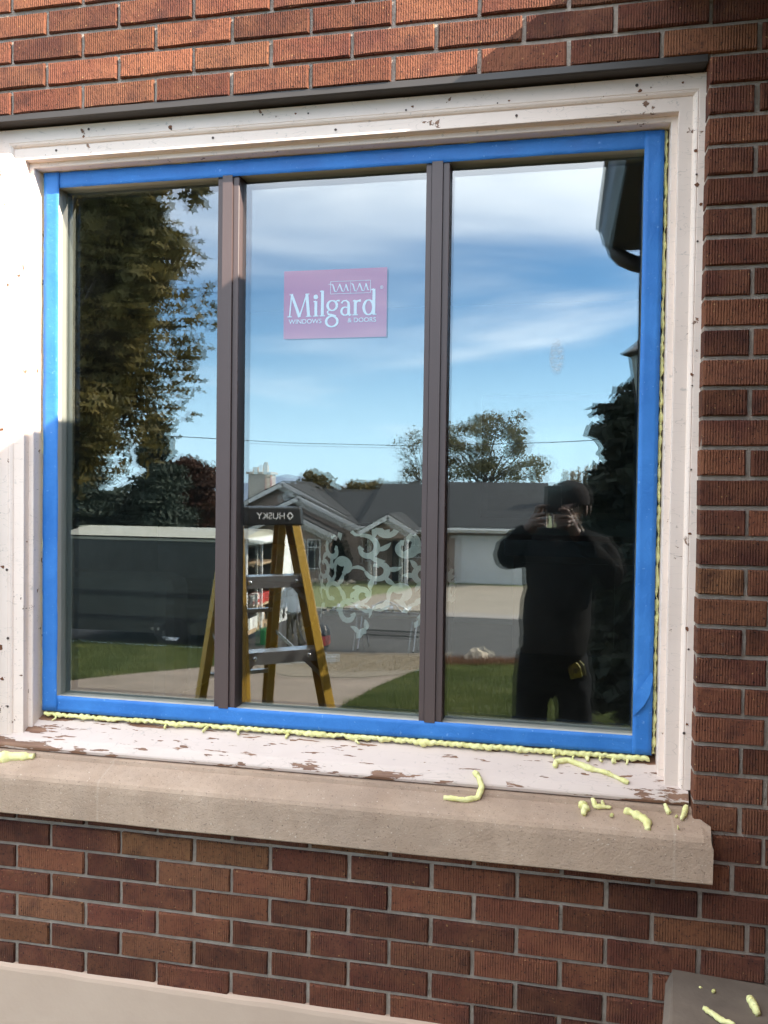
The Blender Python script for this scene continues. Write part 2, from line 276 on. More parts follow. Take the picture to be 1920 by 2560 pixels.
# ------------------------------------------------------------------ helpers
class MB:
    def __init__(s): s.v = []; s.f = []; s.mi = []; s.cur = 0
    def add(s, verts, faces):
        o = len(s.v); s.v += [tuple(p) for p in verts]
        for f in faces: s.f.append([i + o for i in f]); s.mi.append(s.cur)
        return s
    def box(s, x0, x1, y0, y1, z0, z1):
        return s.add([(x, y, z) for z in (z0, z1) for y in (y0, y1) for x in (x0, x1)], [(0, 2, 3, 1), (4, 5, 7, 6), (0, 1, 5, 4), (1, 3, 7, 5), (3, 2, 6, 7), (2, 0, 4, 6)])
    def obox(s, c, ax, ay, az, hx, hy, hz):
        c = Vector(c); P = [c + ax * (i * hx) + ay * (j * hy) + az * (k * hz) for k in (-1, 1) for j in (-1, 1) for i in (-1, 1)]
        return s.add(P, [(0, 2, 3, 1), (4, 5, 7, 6), (0, 1, 5, 4), (1, 3, 7, 5), (3, 2, 6, 7), (2, 0, 4, 6)])
    def beam(s, a, b, w, h, up=(0, 0, 1)):
        a = Vector(a); b = Vector(b); d = (b - a); l = d.length; d.normalize(); u = Vector(up); sd = d.cross(u)
        if sd.length < 1e-4: sd = d.cross(Vector((1, 0, 0)))
        sd.normalize(); u = sd.cross(d); return s.obox((a + b) / 2, d, sd, u, l / 2, w / 2, h / 2)
    def tube(s, pts, r, n=8, cap=True):
        pts = [Vector(p) for p in pts]; rs = r if isinstance(r, (list, tuple)) else [r] * len(pts)
        rings = []; prev = None
        for i, p in enumerate(pts):
            d = (pts[min(i + 1, len(pts) - 1)] - pts[max(i - 1, 0)]).normalized()
            if prev is None:
                prev = d.cross(Vector((0, 0, 1)))
                if prev.length < .05: prev = d.cross(Vector((1, 0, 0)))
            a = (prev - d * prev.dot(d)).normalized(); b = d.cross(a); prev = a
            rings.append([p + (a * math.cos(2 * PI * k / n) + b * math.sin(2 * PI * k / n)) * rs[i] for k in range(n)])
        V = [q for ring in rings for q in ring]; F = []
        for i in range(len(pts) - 1):
            for k in range(n): F.append((i * n + k, i * n + (k + 1) % n, (i + 1) * n + (k + 1) % n, (i + 1) * n + k))
        if cap: F.append(tuple(reversed(range(n)))); F.append(tuple((len(pts) - 1) * n + k for k in range(n)))
        return s.add(V, F)
    def prism(s, poly, fn, a, b, cap=True):
        """poly of 2-D points swept from a to b; fn(u, v, t) gives the point"""
        n = len(poly); V = [fn(u, v, a) for u, v in poly] + [fn(u, v, b) for u, v in poly]
        F = [(i, (i + 1) % n, n + (i + 1) % n, n + i) for i in range(n)]
        if cap: F += [tuple(reversed(range(n))), tuple(range(n, 2 * n))]
        return s.add(V, F)
    def lathe(s, prof, c, n=16):
        V = []; F = []; c = Vector(c)
        for r, z in prof: V += [c + Vector((r * math.cos(2 * PI * k / n), r * math.sin(2 * PI * k / n), z)) for k in range(n)]
        for i in range(len(prof) - 1):
            for k in range(n): F.append((i * n + k, i * n + (k + 1) % n, (i + 1) * n + (k + 1) % n, (i + 1) * n + k))
        return s.add(V, F)
    def mesh(s, name, mats, smooth=False):
        m = bpy.data.meshes.new(name); m.from_pydata(s.v, [], s.f)
        for x in (mats if isinstance(mats, (list, tuple)) else [mats]): m.materials.append(x)
        m.polygons.foreach_set('material_index', s.mi)
        bm = bmesh.new(); bm.from_mesh(m); bmesh.ops.recalc_face_normals(bm, faces=bm.faces); bm.to_mesh(m); bm.free()
        if smooth: m.polygons.foreach_set('use_smooth', [True] * len(m.polygons))
        m.update(); return m
    def build(s, name, mats, parent=None, smooth=False, bevel=0, raw=False):
        if raw:
            m = bpy.data.meshes.new(name); m.from_pydata(s.v, [], s.f); m.materials.append(mats); m.update()
        else: m = s.mesh(name, mats, smooth)
        return link(name, m, parent, bevel)
def link(name, m, parent=None, bevel=0):
    o = bpy.data.objects.new(name, m); C.objects.link(o)
    if parent is not None: put(o, parent)
    if bevel:
        b = o.modifiers.new('edge', 'BEVEL'); b.width = bevel; b.segments = 2; b.limit_method = 'ANGLE'; b.angle_limit = rad(40)
    return o
def world_loc(o):
    p = Vector(o.location)
    while o.parent: o = o.parent; p += Vector(o.location)
    return p
def put(o, parent):
    """keep the child's world position while it hangs on the parent (parents are only translated)"""
    o.parent = parent; o.matrix_parent_inverse = Matrix.Identity(4); o.location = Vector(o.location) - world_loc(parent)
    return o
def tag(o, label=None, cat=None, group=None, kind=None):
    for k, v in (('label', label), ('category', cat), ('group', group), ('kind', kind)):
        if v: o[k] = v
    return o
def thing(name, label, cat, loc=(0, 0, 0), group=None):
    o = bpy.data.objects.new(name, None); C.objects.link(o); o.location = loc; o.empty_display_size = .1
    return tag(o, label, cat, group)
def copy_tree(o, dx, label=None, group=None, parent=None):
    c = o.copy(); C.objects.link(c)
    if parent is None: c.location = Vector(o.location) + Vector(dx)
    else: c.parent = parent
    if label: c['label'] = label
    if group: c['group'] = group
    for ch in [x for x in o.children]: copy_tree(ch, dx, parent=c)
    return c
def text_mesh(body, size, fn, extrude=.0):
    """letters laid flat: fn(u, v) -> world point"""
    cu = bpy.data.curves.new('lettering', 'FONT'); cu.body = body; cu.size = size; cu.align_x = 'CENTER'
    t = bpy.data.objects.new('lettering', cu); C.objects.link(t); bpy.context.view_layer.update()
    me = bpy.data.meshes.new_from_object(t.evaluated_get(bpy.context.evaluated_depsgraph_get()))
    bpy.data.objects.remove(t); bpy.data.curves.remove(cu)
    for v in me.vertices: v.co = Vector(fn(v.co.x, v.co.y))
    return me
# ground profile: flat by the house, falling to the street and beyond it
BR = [(2, 0), (-2, 0), (-16, -1.95), (-22, -2.2), (-38, -2.65), (-70, -3.0), (-400, -4.0)]
def gz(y):
    for (a, za), (b, zb) in zip(BR, BR[1:]):
        if y >= b: return za + (zb - za) * (y - a) / (b - a)
    return BR[-1][1]
def sheet(name, poly, lift, mat, depth=0):
    bm = bmesh.new(); vs_ = [bm.verts.new((x, y, 0)) for x, y in poly]; bm.faces.new(vs_)
    for b, _ in BR[1:-1]:
        bmesh.ops.bisect_plane(bm, geom=bm.verts[:] + bm.edges[:] + bm.faces[:], plane_co=(0, b, 0), plane_no=(0, 1, 0))
    bmesh.ops.triangulate(bm, faces=bm.faces[:])
    bmesh.ops.recalc_face_normals(bm, faces=bm.faces)
    for f in bm.faces:
        if f.normal.z < 0: f.normal_flip()
    for v in bm.verts: v.co.z = gz(v.co.y) + lift
    m = bpy.data.meshes.new(name); bm.to_mesh(m); bm.free(); m.materials.append(mat)
    return tag(link(name, m), kind='structure')
def inside(p, poly):
    r = False; j = len(poly) - 1
    for i in range(len(poly)):
        (xi, yi), (xj, yj) = poly[i], poly[j]
        if (yi > p[1]) != (yj > p[1]) and p[0] < (xj - xi) * (p[1] - yi) / (yj - yi) + xi: r = not r
        j = i
    return r

# ------------------------------------------------------------------ the house front: brick wall
XL, XR, ZB, ZT = -1.2706, .2075, 1.133, 2.481      # outer edge of the taped window frame, in the plane y = 0
OPL, OPR = XL - .106, .2815                        # masonry opening
BF = -.10                                           # face of the bricks
PITCH, COURSE = .1855, .0605
def zc(k): return 2.583 - COURSE * k
wall = thing('brick_wall', 'dark red textured brick wall of the house round the taped picture window', 'wall', (-.5, BF, .5))
mb = MB()
MF = BF + .0085
mb.box(-1.9, .60, MF, .06, 2.5868, 3.15)
mb.box(-1.9, OPL, MF, .06, .95, 2.5868); mb.box(OPR + .001, .60, MF, .06, .95, 2.5868)
mb.box(-1.9, .60, MF, .06, .30, .95)
mb.build('mortar', M['mortar'], wall)
brick_cache = {}
def brick_mesh(w, variant, h=COURSE - .0078, dep=.07):
    key = (round(w, 3), variant, dep)
    if key in brick_cache: return brick_cache[key]
    rr = random.Random(hash(key) & 0xffff); m = MB(); nx = 4
    def ring(inset, y, jit):
        P = []
        for i in range(nx + 1): P.append((-w / 2 + w * i / nx, -h / 2))
        P.append((w / 2, 0))
        for i in range(nx + 1): P.append((w / 2 - w * i / nx, h / 2))
        P.append((-w / 2, 0))
        out = []
        for x, z in P:
            sx = -1 if x < -w / 2 + 1e-6 else (1 if x > w / 2 - 1e-6 else 0); sz = -1 if z < -h / 2 + 1e-6 else (1 if z > h / 2 - 1e-6 else 0)
            out.append((x - sx * (inset + rr.uniform(0, jit)), y + rr.uniform(-.0007, .0007), z - sz * (inset + rr.uniform(0, jit))))
        return out
    a = ring(0, dep, 0); b = ring(0, .0034, .0012); c = ring(.0016, 0, .0026); n = len(a)
    F = [(i, (i + 1) % n, n + (i + 1) % n, n + i) for i in range(n)] + [(n + i, n + (i + 1) % n, 2 * n + (i + 1) % n, 2 * n + i) for i in range(n)]
    # front face: fan round a middle line so it stays slightly uneven
    F += [tuple(2 * n + i for i in range(n))]
    m.add(a + b + c, F); me = m.mesh('brick', M['brick']); brick_cache[key] = me; return me
def lay(x0, x1, k, parent=wall, dep=.07):
    w = x1 - x0 - .0080
    if w < .012: return
    o = bpy.data.objects.new('brick', brick_mesh(w, R.randrange(5), dep=dep)); C.objects.link(o)
    o.location = ((x0 + x1) / 2 + R.uniform(-.0008, .0008), BF + R.uniform(-.0022, .0022), (zc(k) + zc(k - 1)) / 2 + R.uniform(-.0007, .0007)); o.rotation_euler = (R.uniform(-.012, .012), R.uniform(-.004, .004), R.uniform(-.006, .006))
    put(o, parent)
def course(k, x0, x1, ph):
    j = ph + PITCH * math.ceil((x0 - ph) / PITCH + 1e-6); cuts = [x0]
    while j < x1 - 1e-4: cuts.append(j); j += PITCH
    cuts.append(x1)
    if cuts[1] - cuts[0] < .03: cuts.pop(1)
    for a, b in zip(cuts, cuts[1:]): lay(a, b, k)
for k in range(-9, 1): course(k, -1.62, .56, -1.017 if k % 2 else -.9245)
for k in range(1, 28):
    # right pier
    if k < 27:
        cut = .372 if k % 2 == 0 else .4185
        lay(OPR - .0045, cut, k); lay(cut, .56, k)
        cl = OPL - (.0905 if k % 2 == 0 else .137)
        lay(cl, OPL + .0045, k)
    else: lay(.316, .4185, k); lay(.4185, .56, k)
for k in range(28, 35):
    ph = -1.278 if k % 2 == 0 else -1.1855
    if k == 28: course(k, -1.60, .36, ph); lay(.36, .56, k)
    else: course(k, -1.60, .43 if k > 29 else .56, ph)
# steel lintel over the opening
lt = MB(); lt.prism([(-.097, 2.5868), (.02, 2.5868), (.02, 2.5735), (-.089, 2.5735), (-.092, 2.570), (-.097, 2.572)], lambda u, v, t: (t, u, v), OPL + .001, OPR - .0035)
tag(lt.build('lintel', M['lintel'], bevel=.0008), 'dark brown painted steel lintel under the upper bricks', 'lintel')

# ------------------------------------------------------------------ wooden casing with mitred mouldings
def sill_z(y): return 1.080 + .031 * (y + .06) / .055 if y > -.06 else 1.080 + .018 * (y + .06) / .012
casing = thing('window_casing', 'old white wooden window casing with stepped mouldings and flaking sill', 'window casing', (-.53, -.03, 1.06))
PROF = [(.010, .035, .003), (.010, -.028, .003), (.0112, -.030, .0042), (.0225, -.030, .0155), (.0225, -.049, .0155), (.0235, -.050, .0165), (.050, -.050, .0445), (.0515, -.0535, .046), (.0555, -.057, .050), (.0585, -.058, .053), (.060, -.0565, .0545), (.0615, -.058, .056), (.0765, -.058, .0875), (.0765, .035, .0875)]
def jamb(side):
    m = MB(); V = []
    for u, y, uh in PROF:
        x = XL - (u if u < .0765 else .105) if side < 0 else XR + u
        V.append((x, y, sill_z(min(y, 0)) + .0005)); V.append((x, y, ZT + uh))
    n = len(PROF); m.add(V, [(2 * i, 2 * ((i + 1) % n), 2 * ((i + 1) % n) + 1, 2 * i + 1) for i in range(n)])
    return m.build('jamb', M['casing'], casing)
jamb(-1); jamb(1)
m = MB(); V = []
for u, y, uh in PROF: V += [(XL - (u if u < .0765 else .105), y, ZT + uh), (XR + u, y, ZT + uh)]
n = len(PROF); m.add(V, [(2 * i, 2 * ((i + 1) % n), 2 * ((i + 1) % n) + 1, 2 * i + 1) for i in range(n)]); m.build('head_casing', M['casing'], casing)
# wooden sill, its flaking face fine enough to cup and lift
m = MB(); nx = 220; sp = [(.05, 1.128), (.0, 1.1135), (-.02, 1.1025), (-.04, 1.0913), (-.058, 1.0812), (-.0625, 1.0775), (-.0715, 1.0640), (-.0725, 1.0600), (-.0700, 1.0535), (.05, 1.0535)]
for i in range(nx + 1):
    x = OPL + .003 + (OPR - OPL - .008) * i / nx
    for j, (y, z) in enumerate(sp):
        w = noise.noise(Vector((x * 9, y * 60, 3))) * .0009 if 0 < j < 8 else 0
        m.v.append((x, y, z + w))
k = len(sp)
for i in range(nx):
    for j in range(k): m.f.append([i * k + j, i * k + (j + 1) % k, (i + 1) * k + (j + 1) % k, (i + 1) * k + j]); m.mi.append(0)
m.build('wooden_sill', M['sill'], casing)
# nails left in the casing
nm = MB().lathe([(0, -.0015), (.0022, -.0015), (.0028, .0005), (0, .0005)], (0, 0, 0), 8).mesh('nail', M['nail'])
def nail(x, y, z, s=1):
    o = link('nail', nm); o.location = (x, y, z); o.rotation_euler = (PI / 2, 0, 0); o.scale = (s, s, 1); put(o, casing)
for i in range(7): nail(XL + .10 + i * .205 + R.uniform(-.09, .09), -.0588, ZT + .060 + R.uniform(-.002, .016), R.uniform(.5, 1.3))
for i in range(4): nail(XL + .05 + i * .38 + R.uniform(-.05, .05), -.0508, ZT + .03 + R.uniform(-.006, .006), 1.1)
for i in range(6): nail(XR + .0575 + R.uniform(-.003, .012), -.0588, ZB + .06 + i * .235 + R.uniform(-.10, .10), R.uniform(.5, 1.2))
for i in range(3): nail(XL - .058 - R.uniform(0, .012), -.0588, ZB + .02 + i * .17, R.uniform(1, 2))

chip_rr = random.Random(19)
def chip(x, y, z, r):
    m = MB(); n = 9; P_ = [(x + math.cos(2 * PI * k / n) * r * chip_rr.uniform(.5, 1.4), z + math.sin(2 * PI * k / n) * r * chip_rr.uniform(.4, 1.1)) for k in range(n)]
    m.add([(a, y, b) for a, b in P_] + [(a, y + .0004, b) for a, b in P_], [tuple(range(n))] + [(k, (k + 1) % n, n + (k + 1) % n, n + k) for k in range(n)]); return m.build('bare_patch', M['bare_wood'], casing)
for x, z, r in ((-1.13, ZT + .058, .004), (-.905, ZT + .064, .0055), (-.60, ZT + .072, .003), (-.33, ZT + .066, .004), (-.12, ZT + .062, .003), (.15, ZT + .060, .0045), (.235, ZT + .07, .003), (XR + .060, 2.34, .0055), (XR + .056, 2.41, .004), (XR + .069, 2.30, .004), (XR + .058, 1.95, .004), (XR + .062, 1.62, .0035), (XR + .060, 1.42, .005), (XR + .064, 1.22, .004), (-1.345, 1.50, .006), (-1.352, 1.30, .008), (-1.35, 1.84, .005), (-1.346, 1.22, .006)): chip(x, -.0587, z, r)
# ------------------------------------------------------------------ stone sill, foundation, ledge
m = MB(); st = [(-.015, 1.0518), (-.076, 1.0500), (-.083, 1.0490), (-.0845, 1.0400), (-.0875, 1.0408), (-.120, 1.0320), (-.143, 1.0240), (-.151, 1.0190), (-.1545, 1.0110), (-.1555, .9985), (-.1550, .9300), (-.1530, .9275), (-.015, .926)]
nx = 120; k = len(st); X0, X1 = -1.75, .3125
for i in range(nx + 1):
    t = i / nx; x = X0 + (X1 - X0) * t
    for j, (y, z) in enumerate(st):
        rnd = 0
        if i == nx: rnd = .004
        w = noise.noise(Vector((x * 6, y * 30, z * 30))) * .0012 if 4 < j < 12 else 0
        xx = x
        if i == nx and j in (6, 7, 8): xx -= .004
        if i >= nx - 1 and j < 5: xx = min(xx, OPR + .0035)
        m.v.append((xx, y + w, z + w * .5 - (rnd if 5 < j < 9 else 0)))
for i in range(nx):
    for j in range(k): m.f.append([i * k + j, i * k + (j + 1) % k, (i + 1) * k + (j + 1) % k, (i + 1) * k + j]); m.mi.append(0)
m.f.append([nx * k + j for j in range(k)]); m.mi.append(0); m.f.append([j for j in reversed(range(k))]); m.mi.append(0)
tag(m.build('stone_sill', M['stone']), 'long tan sandstone window sill below the flaking wooden sill', 'stone sill')
m = MB(); nx = 60
pr = [(.0, .536), (-.100, .536), (-.1075, .531), (-.1095, .522), (-.111, .40), (-.113, -.3), (0, -.3)]; k = len(pr)
for i in range(nx + 1):
    x = -1.9 + 2.33 * i / nx
    for j, (y, z) in enumerate(pr): m.v.append((x, y, z + (noise.noise(Vector((x * 9, j, 1))) * .0035 if j in (1, 2, 3) else 0)))
for i in range(nx):
    for j in range(k): m.f.append([i * k + j, i * k + (j + 1) % k, (i + 1) * k + (j + 1) % k, (i + 1) * k + j]); m.mi.append(0)
tag(m.build('foundation', M['foundation'], smooth=False), 'smooth pale concrete foundation below the lowest brick course', 'foundation')
m = MB(); top = [(.246, -.098), (.246, -.104), (.228, -.22), (.20, -.38), (.18, -.62), (.47, -.62), (.47, -.098)]
low = [(x - .012 if i < 5 else x, y - (.012 if i in (4, 5) else 0)) for i, (x, y) in enumerate(top)]
n = len(top)
m.add([(x, y, .713 + .004 * math.sin(i * 2)) for i, (x, y) in enumerate(top)] + [(x, y, .69) for x, y in low] + [(x, y, -.3) for x, y in low], [tuple(range(n))] + [(i, (i + 1) % n, n + (i + 1) % n, n + i) for i in range(n)] + [(n + i, n + (i + 1) % n, 2 * n + (i + 1) % n, 2 * n + i) for i in range(n)])
tag(m.build('concrete_ledge', M['block'], bevel=.016), 'weathered concrete ledge with foam crumbs in the brick corner', 'ledge')

# ------------------------------------------------------------------ the new window unit
GY = .025                                           # outer face of the outer glass
RXL, RXR, RZB, RZT = -1.239, .171, 1.1695, 2.4465     # frame return (behind the tape's inner edge)
win = thing('window', 'new three-part picture window with taupe mullions mirroring the street', 'window', (-.53, .02, ZB))
m = MB()
FX0, FX1, FZ0, FZ1 = XL + .003, XR - .003, ZB + .003, ZT - .003
m.box(FX0, RXL, .0005, .075, FZ0, FZ1); m.build('frame_stile', M['vinyl_in'], win)
m = MB(); m.box(RXR, FX1, .0005, .075, FZ0, FZ1); m.build('frame_stile', M['vinyl_in'], win)
m = MB(); m.box(RXL, RXR, .0005, .075, RZT, FZ1); m.build('frame_rail', M['vinyl_in'], win)
m = MB(); m.box(RXL, RXR, .0005, .075, FZ0, RZB); m.build('frame_rail', M['vinyl_in'], win)
def mullion(x0, x1):
    m = MB(); a, b, c, d = x0, x0 + (x1 - x0) * .24, x0 + (x1 - x0) * .73, x1
    P = [(a, .075), (a, .002), (b - .0012, .002), (b - .0008, .004), (b + .0004, .004), (b + .001, -.0045), (c - .001, -.0045), (c - .0004, .003), (c + .0008, .003), (c + .0012, .0005), (d - .001, .0005), (d, .0015), (d, .075)]
    m.prism(P, lambda u, v, t: (u, v, t), RZB + .0012, RZT - .0012); return m.build('mullion', M['vinyl'], win)
mullion(-.8102, -.7565); mullion(-.3070, -.2535)
def pane(x0, x1, mo, rot=0, tilt=0):
    xc = (x0 + x1) / 2; z0, z1 = RZB + .0015, RZT - .0015; zc_ = (z0 + z1) / 2
    def sheet_at(y, mat, rz, rx, th=.003):
        me = bpy.data.meshes.new('pane'); hx = (x1 - x0) / 2 - .0012; hz = (z1 - z0) / 2
        me.from_pydata([(-hx, 0, -hz), (hx, 0, -hz), (hx, 0, hz), (-hx, 0, hz)], [], [(0, 1, 2, 3)]); me.materials.append(mat)
        # object coordinates measured from the world origin so the smudge sits where it should
        for v in me.vertices: v.co += Vector((xc, 0, zc_))
        o = bpy.data.objects.new('pane', me); C.objects.link(o)
        o.matrix_basis = Matrix.Translation((xc, y, zc_)) @ Matrix.Rotation(rz, 4, 'Z') @ Matrix.Rotation(rx, 4, 'X') @ Matrix.Translation((-xc, 0, -zc_))
        put(o, win); return o
    sheet_at(GY, mo, 0, 0); sheet_at(GY + .019, M['glass_b'], rot, tilt)
pane(RXL, -.8102, M['glass_a'], .0042, .0002); pane(-.7565, -.3070, M['glass_a'], .0034, -.0016); pane(-.2535, RXR, M['glass_s'], -.0042, .0006)

# painter's tape, four strips, stuck over the frame and lapping a little past its inner edge
def strip(name_label, x0, x1, z0, z1, y, horiz, wob):
    m = MB(); n = 90
    for i in range(n + 1):
        t = i / n
        for j in range(5):
            s = j / 4
            if horiz: x = x0 + (x1 - x0) * t; z = z0 + (z1 - z0) * s; e = noise.noise(Vector((x * 7, s * 3, wob)))
            else: z = z0 + (z1 - z0) * t; x = x0 + (x1 - x0) * s; e = noise.noise(Vector((z * 7, s * 3, wob)))
            m.v.append((x + (e * .0006 if not horiz else 0), y + e * .0012 + .0006 * noise.noise(Vector((x * 40, z * 40, wob))) - .0016 * (1 - abs(noise.noise(Vector((x * 13 + z * 5, z * 13 - x * 4, wob * 3))))) ** 14, z + (e * .0006 if horiz else 0)))
    for i in range(n):
        for j in range(4): m.f.append([i * 5 + j, (i + 1) * 5 + j, (i + 1) * 5 + j + 1, i * 5 + j + 1]); m.mi.append(0)
    o = m.build('tape_strip', M['tape'], smooth=True); s = o.modifiers.new('thickness', 'SOLIDIFY'); s.thickness = .0004; s.offset = 0
    return tag(o, name_label, 'tape', 'blue tape strips round the window')
strip('blue tape strip along the window bottom above the yellow foam', XL, XR, ZB, 1.1735, -.0030, True, 1)
strip('blue tape strip along the window top under the head casing', XL + .001, XR - .001, 2.4425, ZT, -.0020, True, 2)
strip('blue tape strip down the window side beside the maple reflection, partly sunlit', XL - .0005, -1.2295, ZB + .002, ZT, -.0042, False, 3)
tape_right = strip('blue tape strip down the window side with a loose flap near its foot', .1665, XR, ZB + .001, ZT - .002, -.0042, False, 4)
m = MB(); FL = [(.1668, 1.262), (.186, 1.290), (.203, 1.318), (.2065, 1.306), (.201, 1.268), (.190, 1.244), (.176, 1.226), (.1665, 1.216)]
m.add([(x, -.0058 - .010 * max(0, (x - .166)) / .04, z) for x, z in FL], [tuple(range(8))])
o = m.build('tape_flap', M['tape']); s = o.modifiers.new('thickness', 'SOLIDIFY'); s.thickness = .0005
put(o, tape_right)
# sticker behind the glass
stk = thing('window_sticker', 'burgundy maker\'s sticker with white lettering on the middle glass pane', 'sticker', (-.526, .036, 2.06))
SX0, SX1, SZ0, SZ1 = -.6545, -.402, 2.062, 2.2235; SY = .0358
MB().box(SX0, SX1, SY, SY + .0005, SZ0, SZ1).build('backing', M['sticker'], stk)
def stroke_mesh(strokes, fn):
    m = MB()
    for pts, ws in strokes:
        if not isinstance(ws, (list, tuple)): ws = [ws] * len(pts)
        L_, R_ = [], []
        for i, p in enumerate(pts):
            p = Vector(p); d = (Vector(pts[min(i + 1, len(pts) - 1)]) - Vector(pts[max(i - 1, 0)])).normalized(); nrm = Vector((-d.y, d.x)) * ws[i] / 2
            L_.append(p + nrm); R_.append(p - nrm)
        V = [fn(q.x, q.y) for q in L_] + [fn(q.x, q.y) for q in R_]; n = len(pts)
        m.add(V, [(i, i + 1, n + i + 1, n + i) for i in range(n - 1)])
    return m
def arc(cx, cy, rx, ry, a0, a1, n=18): return [(cx + rx * math.cos(rad(a0 + (a1 - a0) * i / n)), cy + ry * math.sin(rad(a0 + (a1 - a0) * i / n))) for i in range(n + 1)]
def bowl(cx, cy, rx, ry, thick, thin, a0=0, a1=360, n=26):
    P = arc(cx, cy, rx, ry, a0, a1, n); W = [thin + (thick - thin) * abs(math.cos(rad(a0 + (a1 - a0) * i / n))) for i in range(n + 1)]; return (P, W)
G = []
def at(x, L_): G.extend([([(px + x, py) for px, py in P], W) for P, W in L_])
ser = lambda x, y, w=.3: ([(x - w / 2, y), (x + w / 2, y)], .055)
at(0, [([(.10, 0), (.22, 1.46)], .085), ([(.22, 1.46), (.78, 0)], [.17, .2]), ([(.78, .02), (1.26, 1.46)], .085), ([(1.26, 1.46), (1.40, 0)], .2), ser(.10, .03), ser(1.40, .03, .36), ser(.2, 1.44, .24), ser(1.3, 1.44, .26)])
at(1.78, [([(.1, 0), (.1, .98)], .19), ser(.1, .03, .36), ([(-.06, .94), (.1, .98)], .08), bowl(.09, 1.24, .075, .075, .15, .15)])
at(2.22, [([(.1, 0), (.1, 1.62)], .19), ser(.1, .03, .36), ([(-.06, 1.57), (.1, 1.62)], .08)])
at(2.56, [bowl(.42, .66, .31, .31, .17, .06), ([(.62, .90), (.78, .97), (.92, .95)], [.05, .09, .11]), ([(.22, .40), (.10, .26), (.16, .12), (.42, .06), (.68, -.02)], [.06, .10, .12, .12, .13]), bowl(.40, -.34, .38, .33, .16, .08)])
at(3.52, [([(.08, .78), (.2, .93), (.40, .95), (.54, .82), (.56, .60)], [.13, .08, .09, .15, .19]), ([(.56, .62), (.56, .16), (.64, .02), (.76, .06)], [.19, .19, .14, .05]), bowl(.33, .28, .25, .25, .15, .07, 60, 330)])
at(4.42, [([(.1, 0), (.1, .95)], .19), ser(.1, .03, .36), ([(-.06, .9), (.1, .95)], .08), ([(.1, .68), (.24, .90), (.46, .92)], [.06, .10, .17])])
at(5.0, [bowl(.40, .48, .32, .46, .18, .07), ([(.74, 1.62), (.74, .02)], .19), ([(.58, 1.57), (.74, 1.62)], .08), ([(.70, .03), (.92, .03)], .055)])
gs = (SX1 - SX0) * .855 / 5.9; gx, gzb = SX0 + .0115, 2.1135
m = stroke_mesh(G, lambda u, v: (gx + u * gs, SY - .0012 - .0001 * math.sin(u * 9), gzb + v * gs * 1.02))
m.build('lettering', M['print_'], stk)
for txt, xa, size in (('WINDOWS', -.6005, .0150), ('& DOORS', -.4615, .0150)):
    link('lettering', text_mesh(txt, size, lambda u, v: (xa + u * 1.06, SY - .0013, 2.0975 + v)), stk).data.materials.append(M['print_'])
link('lettering', text_mesh('®', .010, lambda u, v: (-.4145 + u, SY - .0013, 2.1735 + v)), stk).data.materials.append(M['print_'])
lx0, lx1, lz0, lz1 = -.5385, -.4415, 2.1655, 2.1945; lm = (lx0 + lx1) / 2
S = [([(lx0, lz0), (lx0, lz1)], .0011), ([(lm, lz0), (lm, lz1 - .001)], .0008), ([(lx1, lz0), (lx1, lz1)], .0011), ([(lx0 - .0, lz1), (lx1, lz1)], .0009), ([(lx0, lz0), (lx1, lz0)], .0009), ([(lx0 - .005, lz1 - .006), (lx0, lz1 - .006)], .001), ([(lx1, lz0 + .0065), (lx1 + .004, lz0 + .0065)], .001)]
for hx in (lx0 + .002, lm + .002):
    S += [([(hx, lz1 - .006), (hx + .004, lz1 - .008), (hx + .0085, lz0 + .006), (hx + .013, lz0 + .0045)], [.0015, .003, .003, .001]), ([(hx + .0125, lz0 + .004), (hx + .021, lz1 - .006)], [.001, .002]), ([(hx + .020, lz1 - .006), (hx + .0265, lz0 + .006), (hx + .031, lz0 + .0045)], [.003, .003, .001]), ([(hx + .0305, lz0 + .004), (hx + .036, lz1 - .008)], [.001, .002]), ([(hx + .0355, lz1 - .007), (hx + .0405, lz0 + .007), (hx + .043, lz0 + .006)], [.003, .0025, .001])]
stroke_mesh(S, lambda u, v: (u, SY - .0014 - .00008 * math.sin(u * 900), v)).build('emblem', M['print_'], stk)

# ------------------------------------------------------------------ spray foam
def lumpy(name, pts, rad_fn, label, cat, group=None, seed=0, n=10, parent=None, flat=1.0):
    m = MB(); m.tube(pts, [rad_fn(i / (len(pts) - 1)) for i in range(len(pts))], n)
    for i, v in enumerate(m.v):
        p = Vector(v); q = noise.noise_vector(p * 45 + Vector((seed, 0, 0))); q2 = noise.noise_vector(p * 130 + Vector((0, seed, 0))); q3 = noise.noise_vector(p * 330 + Vector((0, 0, seed)))
        m.v[i] = tuple(p + (q * .0030 + q2 * .0019 + q3 * .0012) * flat)
    o = m.build(name, M['foam'], parent, smooth=True)
    return tag(o, label, cat, group) if label else o
N = 620
def fz(t): return .5 + .35 * noise.noise(Vector((t * 22, 9, 0))) + .25 * noise.noise(Vector((t * 61, 2, 0)))
pts = [(XL + .004 + (XR - XL - .008) * i / N, .0005 - .003 * fz(i / N), 1.1262 - .0035 * fz(i / N) + .0012 * math.sin(i * .9)) for i in range(N + 1)]
bead = lumpy('foam_bead', pts, lambda t: .0042 + .0014 * t + .0075 * max(0, fz(t) - .42) + .0012 * noise.noise(Vector((t * 120, 3, 0))), 'yellow foam bead squeezed out along the window bottom above the wooden sill', 'foam bead', seed=3, n=12, flat=.8)
